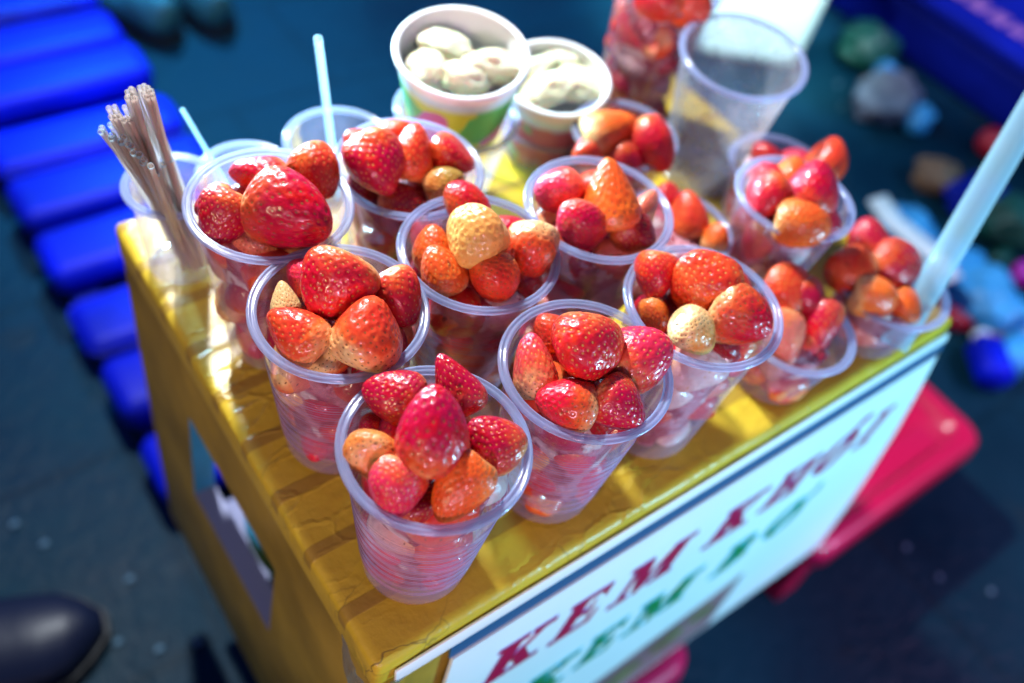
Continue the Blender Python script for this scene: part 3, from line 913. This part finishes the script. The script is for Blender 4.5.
for ck, lst in B.items():
    for (u, v, ang, L, W, c, pale, dz, where, shp, phi) in lst:
        o = berry(ck, u, v, ang, L, W, c, pale, dz, '%s strawberry, %s, in %s' % (LOOK[c], where, CN[ck]), shp, phi)
        if ck == 'A' and 'green stub' in where:
            st = link('stem_stub', lumpy('stub', .07, .07, .12, .2, 3, 1, 3), MAT['berry_stub'], o)
            st.location = (0, 0, -.44)
        if 'hull scar' in where:
            st = link('hull_scar', lumpy('scar', .16, .16, .04, .15, 3, 2, 3), MAT['cream'], o)
            st.location = (0, 0, -.45)

# berries lower down, seen through the milky walls
CL = {'A': 'the frontmost cup', 'B': 'the cup right of the frontmost', 'C': 'the cup left of the frontmost', 'D': 'the middle cup of the box', 'E': 'the third cup along the sign',
      'F': 'the cup behind the middle one', 'G': 'the cup beside the straw bundle', 'H': 'the cup before the paper cups', 'I': 'the right cup before the hidden rim', 'K': 'the low cup left of the wide straw',
      'L': 'the wide straw cup', 'M': 'the low cup before the empty cup', 'N': 'the low cup left of the empty cup', 'O': 'the tall back cup', 'J': 'the half hidden cup'}
for ck in CL:
    cc = CUPS[ck]
    nl = max(1, int(round((cc['h'] - 0.028) / 0.026)))
    for li in range(nl):
        z = 0.016 + li * 0.0255
        if z > cc['h'] - 0.022:
            break
        rw = cc['rb'] + (cc['R'] - .005 - cc['rb']) * z / cc['h']
        rad = 0.0135 + 0.0012 * li
        n = 4 if li < 2 else 5
        a0 = random.random() * 6
        for q in range(n):
            a = a0 + 2 * math.pi * q / n + random.uniform(-.15, .15)
            sx = rad * 2 * random.uniform(.88, 1.08)
            rr = rw - sx * .5 + random.uniform(-.0015, 0.0002)
            o = bpy.data.objects.new('strawberry', LOW[random.randrange(4)])
            col.objects.link(o)
            o.location = (cc['x'] + rr * math.cos(a), cc['y'] + rr * math.sin(a), z + random.uniform(-.002, .004))
            o.rotation_euler = (random.uniform(0, 3), random.uniform(0, 3), random.uniform(0, 6))
            o.scale = (sx, sx, sx * random.uniform(1.0, 1.2))
            c_ = COLS[random.choice(['w', 'p', 'c', 'r', 'or', 'd', 'c', 'r', 'p', 'k'])]
            o.color = c_ + (random.choice([-.3, -.2, -.1, .0, -.2, .2]),)
            tag(o, 'blurred strawberry piece low inside %s' % CL[ck], 'strawberry', 'strawberry pieces low in %s' % CL[ck])

# pink mash between the pieces
def mash_material():
    t = NT('strawberry_mash')
    co = obj_coord(t)
    n1 = t.noise(co, 1.5, 2, 0.5)
    n2 = t.noise(t.n('ShaderNodeVectorMath', {0: co, 1: (7, 3, 5)}, operation='ADD').outputs[0], 1.9, 2, 0.5)
    c = t.mix(t.ramp(n1, 0.44, 0.54), (0.56, 0.20, 0.24), (0.30, 0.006, 0.025))
    c = t.mix(t.ramp(n2, 0.57, 0.62), c, (0.76, 0.62, 0.58))
    bmp = t.n('ShaderNodeBump', {'Strength': 0.4, 'Distance': 0.05, 'Height': t.noise(co, 9, 4)}).outputs[0]
    return t.finish(t.n('ShaderNodeBsdfPrincipled', {'Base Color': c, 'Roughness': 0.3, 'Coat Weight': 0.3, 'Normal': bmp}).outputs[0])


MAT['mash'] = mash_material()
for i, ck in enumerate(CL):
    cc = CUPS[ck]
    top = cc['h'] * .84
    o = link('fruit_mash', lumpy('mash', 1, 1, 1, .16, 2.8, 20 + i, 5, .14), MAT['mash'])
    zc_ = .004 + top / 2
    for v in o.data.vertices:
        zz = max(-1, min(1, v.co.z * 1.25))
        zr = zc_ + zz * top / 2
        rw = cc['rb'] + (cc['R'] - .005 - cc['rb']) * zr / cc['h'] - .0075
        hx = math.hypot(v.co.x, v.co.y)
        k_ = min(1.0, hx * 1.45) / max(hx, 1e-4)
        v.co = Vector((v.co.x * k_ * rw, v.co.y * k_ * rw, zz * top / 2)) / .04
    o.scale = (.04, .04, .04)
    o.location = (cc['x'], cc['y'], zc_)
    tag(o, 'pink and white strawberry mash filling %s' % CL[ck], 'fruit mash')

# ------------------------------------------------------------------ pale fruit in the paper cups
FR = [lumpy('fruit', .5 + .06 * s, .5, .42 - .02 * s, .20, 1.6, s, 4, .08) for s in range(4)]


def fruit(u, v, z, px, where, i):
    p = at(u, v, z)
    s = px * depth(p) / FPX
    o = link('fruit_piece', FR[i % 4], MAT['fruit_pale'])
    o.location = p
    o.scale = (s * random.uniform(.9, 1.3), s * random.uniform(.9, 1.15), s)
    o.rotation_euler = (random.uniform(-.5, .5), random.uniform(-.5, .5), i * 3)
    tag(o, 'pale yellowish fruit lump %s' % where, 'fruit', 'fruit lumps in the paper cups')


for i, (u, v, px, w) in enumerate([(430, 72, 46, 'at the left of the bigger paper cup'), (464, 80, 42, 'at the front of the bigger paper cup'), (492, 68, 46, 'at the right of the bigger paper cup'), (448, 50, 40, 'at the back of the bigger paper cup')]):
    fruit(u, v, .115, px, w, i)
for i, (u, v, px, w) in enumerate([(533, 72, 38, 'at the left of the smaller paper cup'), (545, 92, 38, 'at the front of the smaller paper cup'), (578, 84, 40, 'at the right of the smaller paper cup'), (562, 64, 36, 'at the back of the smaller paper cup')]):
    fruit(u, v, .070, px, w, i + 1)

# ------------------------------------------------------------------ straws
bundle = []
rs = random.Random(5)
base = Vector((.034, .312, .006))
tips = []
for i in range(46):
    t = i / 45
    # two clumps: a long one at the back and a short fan with white ends in front
    if i < 14:
        u = 127 + rs.uniform(0, 27)
        v = 83 + rs.uniform(0, 12) + abs(u - 142) * .4
        z = .172
    elif i < 26:
        u = 106 + rs.uniform(0, 26)
        v = 108 + (u - 106) * .2 + rs.uniform(-6, 8)
        z = .158
    elif i < 42:
        q = (i - 26) / 15
        u = 101 + q * 50 + rs.uniform(-4, 4)
        v = 124 + q * 38 + rs.uniform(-6, 6)
        z = .146
    else:
        q = i - 42
        u = 149 + q * 7
        v = 174 - (5 * q if q > 1 else 0)
        z = .118
    tip = at(u, v, z)
    a = rs.uniform(0, 6.28)
    r = rs.uniform(.0, .012)
    b0 = base + Vector((r * math.cos(a), r * math.sin(a), 0))
    me = tube([b0.lerp(tip, q / 4) for q in range(5)], 0.0016, 8, cap=False, name='straw')
    o = link('drinking_straw', me, MAT['straw_tan'])
    tag(o, 'thin tan straw in the bundle at the left corner of the gold box', 'straw', 'tan straws in the bundle')
    if i >= 26:
        dd = (tip - b0).normalized()
        link('tip', tube([tip - dd * .0015, tip + dd * .0006], 0.0018, 8, cap=False, name='tip'), MAT['straw_clear'], o)

o = link('drinking_straw', tube([Vector((.152, .322, .008)).lerp(at(318, 38, .165), q / 4) for q in range(5)], .0029, 12, cap=False), MAT['straw_clear'])
tag(o, 'pale cyan upright straw in the empty cup behind the olive berry cup', 'straw')
o = link('drinking_straw', tube([Vector((.082, .318, .006)).lerp(at(182, 109, .11), q / 4) for q in range(5)], .0017, 10, cap=False), MAT['straw_clear'])
tag(o, 'thin pale straw leaning left in the empty cup behind the crimson berries', 'straw')
e = at(1040, 96, .168)
s0 = Vector((.446, .022, .012))
s1 = at(925, 292, .056)
d_ = (e - s1).normalized()
o = link('drinking_straw', tube([s1 - d_ * .045 + (e - s1 + d_ * .045) * q / 6 for q in range(7)], .0102, 20, cap=False), MAT['wide_straw'])
tag(o, 'wide milky straw leaning out of the low cup at the right corner', 'straw')

# ------------------------------------------------------------------ red stools under the box


def stool(label, cx, cy, hw, hd, cr, group='red plastic stools under the box'):
    zt, zg = ZB - 0.001, GZ
    e = empty('plastic_stool', (cx, cy, zg))
    tag(e, label, 'stool', group)

    def rr(hx, hy, r, z, n=8):
        pts = []
        for sx, sy, a0 in ((1, 1, 0), (-1, 1, 90), (-1, -1, 180), (1, -1, 270)):
            for k_ in range(n + 1):
                a = math.radians(a0 + 90 * k_ / n)
                pts.append((sx * (hx - r) + r * math.cos(a), sy * (hy - r) + r * math.sin(a), z))
        return pts
    H = zt - zg
    rings = [rr(hw - .03, hd - .03, cr * .7, H - .012), rr(hw - .028, hd - .028, cr * .7, H - .003), rr(hw - .022, hd - .022, cr * .8, H), rr(hw - .006, hd - .006, cr, H), rr(hw, hd, cr, H - .006), rr(hw + .004, hd + .004, cr, H - .035), rr(hw - .002, hd - .002, cr, H - .035)]
    bm = bmesh.new()
    V = [[bm.verts.new(p) for p in r] for r in rings]
    n = len(V[0])
    bm.faces.new(V[0])
    for a, b_ in zip(V, V[1:]):
        for q in range(n):
            bm.faces.new((a[q], a[(q + 1) % n], b_[(q + 1) % n], b_[q]))
    link('seat', mesh_from_bm(bm, 'seat', True), MAT['red_plastic'], e)
    # raised ridges of the seat
    for yy in (-hd * .42, hd * .42):
        r_ = link('seat_ridge', rbox(-hw * .6, hw * .6, yy - .018, yy + .018, H - .011, H - .0035, .003), MAT['red_plastic'], e)
    link('light_blocking_apron', rbox(-hw + .02, hw - .02, -hd + .012, -hd + .020, .03, H - .034, .003), MAT['red_plastic'], e)  # panel added to stop light passing under the box
    for sx in (-1, 1):
        for sy in (-1, 1):
            bm = bmesh.new()
            x, y = sx * (hw - .07), sy * (hd - .05)
            ox, oy = sx * .022, sy * .022
            top = [(x - .028, y - .028), (x + .028, y - .028), (x + .028, y + .028), (x - .028, y + .028)]
            v0 = [bm.verts.new((px_, py_, H - .034)) for px_, py_ in top]
            v1 = [bm.verts.new((px_ * 1.0 + ox, py_ + oy, 0)) for px_, py_ in [(x + (a - x) * .7, y + (b_ - y) * .7) for a, b_ in top]]
            bm.faces.new(v0)
            bm.faces.new(v1)
            for q in range(4):
                bm.faces.new((v0[q], v0[(q + 1) % 4], v1[(q + 1) % 4], v1[q]))
            link('leg', mesh_from_bm(bm), MAT['red_plastic'], e)
    return e


stool('red plastic stool jutting out under the right end of the gold box', .785, .040, .176, .084, .030)
stool('red plastic stool hidden under the left of the box, one leg showing below the sign', .255, .070, .140, .122, .03)

# ------------------------------------------------------------------ street behind: pallet, shoes, tub, cooler, clutter
pal = empty('slatted_pallet', (0.1, 1.0, GZ))
tag(pal, 'bright blue slatted plastic pallet lying on the pavement left of the box', 'pallet')
PZ = .075
x0, x1 = .004, .310
ys = []
y = .46
i = 0
while y < 1.62:
    w = .104
    bm = bmesh.new()
    box_bm(bm, x0 - .1, x1 - .1, y - 1.0, y + w - 1.0, PZ - .046, PZ + .012 * math.sin(i * 2.3))
    bevel_all(bm, .022, 5)
    link('slat', mesh_from_bm(bm, 'slat', True), MAT['blue_plastic'], pal)
    y += w + .028
    i += 1
for xx in (x0 + .02, (x0 + x1) / 2 - .02, x1 - .06):
    link('runner', rbox(xx - .1, xx + .04 - .1, -.53, .62, 0, PZ - .0465, .004), MAT['blue_dark'], pal)


def shoe(p, rz, L, wd, hh, label, m, piping=True):
    e = empty('shoe', p, rz)
    tag(e, label, 'shoe', None)
    bm = bmesh.new()
    secs = []
    N = 14
    for i in range(N + 1):
        t = i / N
        x = L * (t - .5)
        half = wd * .5 * (0.78 + .30 * math.sin(math.pi * min(1, t * 1.05)) ) * (1 - max(0, t - .82) ** 2 * 22) * (1 - max(0, .12 - t) ** 2 * 30)
        hgt = hh * (1.0 if t < .35 else 1.0 - .58 * min(1, (t - .35) / .45)) * (1 - max(0, t - .85) ** 2 * 20)
        ring_ = []
        for k_ in range(13):
            a = math.pi * k_ / 12
            ring_.append(bm.verts.new((x, half * math.cos(a), .018 + hgt * math.sin(a) ** .7)))
        secs.append(ring_)
    for a, b_ in zip(secs, secs[1:]):
        for k_ in range(12):
            bm.faces.new((a[k_], a[k_ + 1], b_[k_ + 1], b_[k_]))
        bm.faces.new((a[12], a[0], b_[0], b_[12]))
    bm.faces.new(secs[0])
    bm.faces.new(secs[-1])
    link('upper', mesh_from_bm(bm, 'upper', True), m, e)
    bm = bmesh.new()
    pts = []
    for i in range(N + 1):
        t = i / N
        pts.append((L * 1.03 * (t - .5), wd * .53 * (0.78 + .30 * math.sin(math.pi * min(1, t * 1.05))) * (1 - max(0, t - .82) ** 2 * 22) * (1 - max(0, .12 - t) ** 2 * 30)))
    out = pts + [(x, -y_) for x, y_ in reversed(pts)]
    lo_ = [bm.verts.new((x, y_, 0)) for x, y_ in out]
    hi_ = [bm.verts.new((x, y_, .020)) for x, y_ in out]
    bm.faces.new(lo_)
    bm.faces.new(hi_)
    for q in range(len(out)):
        r_ = (q + 1) % len(out)
        bm.faces.new((lo_[q], lo_[r_], hi_[r_], hi_[q]))
    link('sole', mesh_from_bm(bm), MAT['sole'], e)
    if piping:
        for s in (-1, 1):
            pp = [(L * (t - .5), s * wd * .5 * (0.80 + .30 * math.sin(math.pi * min(1, t * 1.05))) * (1 - max(0, t - .82) ** 2 * 22), .020 + hh * .10) for t in [q / 12 for q in range(2, 13)]]
            link('piping', tube(pp, .0035, 8), MAT['trim_blue'], e)
    return e


ps = at(30, 622, GZ + .03)
dirv = at(95, 592, GZ + .03) - at(-60, 640, GZ + .03)
shoe((ps.x - .075, ps.y - .01, GZ), math.atan2(dirv.y, dirv.x), .29, .118, .095, 'black leather shoe on the pavement at the lower left corner', MAT['shoe'], False)
p1, p2 = at(137, 2, GZ + .04), at(196, -8, GZ + .04)
shoe((p1.x, p1.y, GZ), 1.9, .20, .085, .07, 'teal shoe with tan toe beyond the blue pallet, left of its twin', MAT['teal'], False)
shoe((p2.x, p2.y, GZ), 1.7, .20, .085, .07, 'teal shoe beyond the blue pallet, right of its twin', MAT['teal'], False)

# white tub
pt = at(738, 40, GZ)
tub = empty('plastic_tub', (pt.x, pt.y, GZ), 0.0)
tub.rotation_euler = (0, 0, math.atan2(RIGHT.y, RIGHT.x))
tag(tub, 'tall white plastic tub glowing in the light behind the empty cup', 'tub')
link('body', rbox(-.125, .125, -.10, .10, .0, .30, .03, 5), MAT['white_plastic'], tub)
link('lid', rbox(-.132, .132, -.107, .107, .301, .325, .01, 3), MAT['white_plastic'], tub)
for s in (-1, 1):
    link('handle', rbox(-.04, .04, s * .118 - .012, s * .118 + .012, .23, .25, .005), MAT['white_plastic'], tub)

# blue cooler with pink marks
A_, B_ = at(850, 10, GZ + .03), at(1060, 158, GZ + .03)
dv = (B_ - A_).normalized()
co_ = empty('cooler_box', ((A_.x + B_.x) / 2, (A_.y + B_.y) / 2, GZ), math.atan2(dv.y, dv.x))
tag(co_, 'long deep blue box with pink marks along its side, upper right', 'box')
hl = (B_ - A_).length / 2 + .25
link('body', rbox(-hl, hl, .0, .30, 0, .13, .02, 3), MAT['blue_dark'], co_)
link('lid', rbox(-hl - .01, hl + .01, -.012, .312, .1315, .165, .012, 3), MAT['blue_dark'], co_)
rr_ = random.Random(3)
x = -.30
pm = principled('pink_vinyl', (.42, .17, .42), .5)
while x < .12:
    w = rr_.uniform(.022, .045)
    link('pink_mark', rbox(x, x + w, .06, .06 + rr_.uniform(.04, .06), .1655, .168, .001, 1), pm, co_)
    x += w + .014


def blob(name, u, v, z, rpx, m, label, cat, seed, sq=(1, 1, .7), amp=.25, crease=.2, rot=0):
    p = at(u, v, z)
    s = rpx * depth(p) / FPX
    o = link(name, lumpy(name, s * sq[0], s * sq[1], s * sq[2], amp, 1.8, seed, 4, crease), MAT[m])
    o.location = (p.x, p.y, GZ + s * sq[2] * .8)
    o.rotation_euler = (0, 0, rot)
    tag(o, label, cat)
    return o


blob('plastic_bag', 890, 92, GZ + .06, 36, 'grey_bag', 'crumpled grey plastic bag on the dark ground, upper right', 'bag', 1, (1.1, .8, .7))
blob('plastic_bag', 912, 236, GZ + .06, 40, 'pale_blue', 'crumpled light blue plastic bag behind the wide straw', 'bag', 2, (1.2, .75, .7), rot=.6)
blob('plastic_bag', 990, 290, GZ + .06, 46, 'pale_blue', 'bigger light blue plastic bag on the ground right of the wide straw', 'bag', 4, (.8, 1.1, .6))
blob('plastic_bag', 1014, 215, GZ + .06, 34, 'green_bag', 'dark green plastic bag at the right edge', 'bag', 5, (1, 1, .8))
blob('paper_bag', 940, 172, GZ + .04, 24, 'tan_bag', 'crumpled brown paper bag behind the wide straw', 'bag', 6)
blob('paper_bag', 1000, 336, GZ + .03, 24, 'tan_bag', 'crumpled brown paper scrap at the right edge below the blue bags', 'paper', 8, (1, .7, .5))
blob('wrapper', 966, 302, GZ + .05, 22, 'red_cloth', 'small red wrapper on the ground beside the wide straw', 'wrapper', 7, (1, .8, .6))


def ball(u, v, r, m, label):
    p = at(u, v, GZ + r)
    e = link('toy_ball', lumpy('ball', r, r, r, .03, 2, 3, 4), MAT[m])
    e.location = (p.x, p.y, GZ + r)
    tag(e, label, 'ball')


blob('plastic_bag', 870, 40, GZ + .06, 30, 'green_bag', 'dark green bag beside the long blue box at the top', 'bag', 11, (1, 1, .8))
blob('plastic_bag', 985, 190, GZ + .06, 34, 'blue_dark', 'dark blue bag between the brown paper bag and the green bag', 'bag', 12, (1.1, .9, .6))
blob('plastic_bag', 955, 262, GZ + .05, 34, 'pale_blue', 'light blue bag tucked behind the red wrapper', 'bag', 13, (1.0, .9, .7))
blob('wrapper', 1012, 318, GZ + .03, 18, 'red_cloth', 'red scrap at the right edge beside the light blue bottle', 'wrapper', 14, (1, .7, .5))
blob('wrapper', 918, 118, GZ + .03, 18, 'pale_blue', 'light blue scrap on the grey plastic bag', 'wrapper', 15, (.8, .8, .9))
blob('wrapper', 884, 78, GZ + .03, 18, 'pale_blue', 'pale blue scrap leaning on the left of the grey bag', 'wrapper', 16, (.8, .8, .9))
blob('wrapper', 1004, 255, GZ + .03, 16, 'green_bag', 'small green scrap next to the magenta ball', 'wrapper', 17, (1, .7, .7))
ball(992, 143, .032, 'red_cloth', 'red ball on the ground below the long blue box')
ball(1026, 274, .026, 'magenta', 'magenta ball cut by the right photo edge')


def bottle(u, v, L, r, m, label, rz):
    p = at(u, v, GZ + r)
    e = empty('plastic_bottle', (p.x, p.y, GZ + r), rz)
    tag(e, label, 'bottle')
    pr = [(.0001, -L / 2), (r * .9, -L / 2), (r, -L / 2 + .01), (r, L * .2), (r * .45, L * .38), (r * .42, L * .42)]
    o = link('body', lathe(pr, 32), MAT[m], e)
    o.rotation_euler = (0, math.pi / 2, 0)
    o = link('cap', lathe([(.0001, L * .5), (r * .48, L * .5), (r * .48, L * .421), (.0001, L * .421)], 24), MAT['white_plastic'], e)
    o.rotation_euler = (0, math.pi / 2, 0)


bottle(988, 357, .10, .032, 'blue_plastic', 'small blue bottle lying on the ground under the light blue bags', .9)
bottle(1016, 350, .10, .03, 'pale_blue', 'light blue bottle lying at the right photo edge', .3)
# folded white paper lying on the light blue bag
bm = bmesh.new()
box_bm(bm, -.10, .10, -.022, .022, -.003, .003)
bmesh.ops.subdivide_edges(bm, edges=list(bm.edges), cuts=3, use_grid_fill=True)
for v in bm.verts:
    v.co.z += .006 * math.sin(v.co.x * 40)
o = link('paper_sheet', mesh_from_bm(bm, 'paper', True), MAT['white_plastic'])
p = at(914, 238, GZ + .125)
q = at(935, 262, GZ + .125) - at(895, 222, GZ + .125)
o.location = p
o.rotation_euler = (0, 0, math.atan2(q.y, q.x))
tag(o, 'folded white paper strip lying on the light blue bag', 'paper')

# pale pebbles on the pavement
PEB = [lumpy('pebble', 1, .8, .6, .2, 2, s, 3) for s in range(3)]
for i, (u, v) in enumerate([(198, 643), (160, 650), (118, 643), (15, 525), (990, 592), (938, 578), (838, 85), (842, 107), (130, 580), (45, 545), (905, 548)]):
    o = link('pebble', PEB[i % 3], MAT['pebble'])
    p = at(u, v, GZ)
    o.location = (p.x, p.y, GZ + .003)
    o.scale = (.0052, .0052, .004)
    tag(o, 'tiny pale pebble on the dark wet pavement', 'pebble', 'pebbles on the pavement')

# ------------------------------------------------------------------ light
w = bpy.data.worlds.new('World')
scene.world = w
w.use_nodes = True
nt = w.node_tree
nt.nodes.clear()
sky = nt.nodes.new('ShaderNodeTexSky')
sky.sky_type = 'NISHITA'
sky.sun_disc = False
sky.sun_elevation = math.radians(2)
sky.sun_rotation = math.radians(200)
mixn = nt.nodes.new('ShaderNodeMix')
mixn.data_type = 'RGBA'
mixn.blend_type = 'MULTIPLY'
mixn.inputs[0].default_value = 1
mixn.inputs[7].default_value = (0.24, 0.34, 1.0, 1)
bg = nt.nodes.new('ShaderNodeBackground')
bg.inputs[1].default_value = 0.30
ow = nt.nodes.new('ShaderNodeOutputWorld')
nt.links.new(sky.outputs[0], mixn.inputs[6])
nt.links.new(mixn.outputs[2], bg.inputs[0])
nt.links.new(bg.outputs[0], ow.inputs[0])


def lamp(name, loc, target, power, color, size, spot=None):
    ld = bpy.data.lights.new(name, 'SPOT' if spot else 'AREA')
    ld.energy = power
    ld.color = color
    if spot:
        ld.shadow_soft_size = size
        ld.spot_size = math.radians(spot)
        ld.spot_blend = 0.5
    else:
        ld.shape = 'DISK'
        ld.size = size
    o = bpy.data.objects.new(name, ld)
    col.objects.link(o)
    o.location = loc
    o.rotation_euler = (Vector(target) - Vector(loc)).to_track_quat('-Z', 'Y').to_euler()
    return o


lamp('stall_lamp_back', (0.19, 0.85, 0.82), (0.2, 0.15, 0), 30, (0.88, 0.95, 1.0), 0.06)
lamp('rim_fill_cyan', (0.10, 1.00, 0.17), (0.18, 0.30, 0.085), 150, (0.40, 0.82, 1.0), 0.04, 32)  # added cool spot that makes the rims of the back cups glow
lamp('sign_lamp', (0.55, -0.62, -0.03), (0.28, 0.0, -0.17), 31, (0.26, 0.72, 1.0), 0.06, 92)
lamp('left_fill_warm', (-0.95, -0.30, 0.45), (0.03, 0.19, 0.02), 17, (1.0, 0.80, 0.50), 0.07, 36)  # added warm spot, brightens the left side of the box
lamp('front_fill', (-0.42, -0.72, 0.40), (0.17, 0.14, 0.12), 17, (1.0, 0.62, 0.84), 0.07, 36)  # added fill, lights the berries from the front more than the table
lamp('pallet_fill_blue', (-0.25, 1.7, 0.9), (0.12, 1.15, -0.6), 30, (0.0, 0.04, 1.0), 0.1, 50)  # added spot that turns the pallet a stronger blue
lamp('ground_fill_teal', (0.7, 2.3, 1.2), (0.8, 1.6, -0.6), 420, (0.05, 0.50, 1.0), 0.1, 60)  # added cyan-blue light to lift the ground at the back
lamp('side_fill', (1.6, -1.2, 0.9), (1.0, -0.25, -0.5), 110, (0.85, 0.50, 0.95), 0.1, 34)  # added light for the red stool and the ground at lower right
lamp('tub_fill', (1.05, 0.45, 0.7), (1.5, 0.95, -0.45), 300, (0.60, 0.98, 1.0), 0.08, 26)  # narrow spot added to brighten the white tub
lamp('clutter_fill', (1.9, -0.2, 0.5), (1.5, 0.25, -0.6), 36, (0.20, 0.62, 1.0), 0.08, 40)  # unseen spot added over the bags and scraps
lamp('cooler_fill', (1.7, 0.1, 0.8), (2.2, 0.85, -0.5), 90, (0.55, 0.55, 1.0), 0.08, 40)  # small added spot to bring out the blue box and its marks

# ------------------------------------------------------------------ render settings
scene.render.engine = 'CYCLES'
c = scene.cycles
c.use_denoising = True
c.max_bounces = 14
c.diffuse_bounces = 3
c.glossy_bounces = 4
c.transmission_bounces = 6
c.transparent_max_bounces = 40
c.caustics_reflective = False
c.caustics_refractive = False
c.sample_clamp_indirect = 4
scene.view_settings.view_transform = 'Standard'
scene.view_settings.look = 'None'
scene.view_settings.gamma = 1
scene.view_settings.exposure = 0
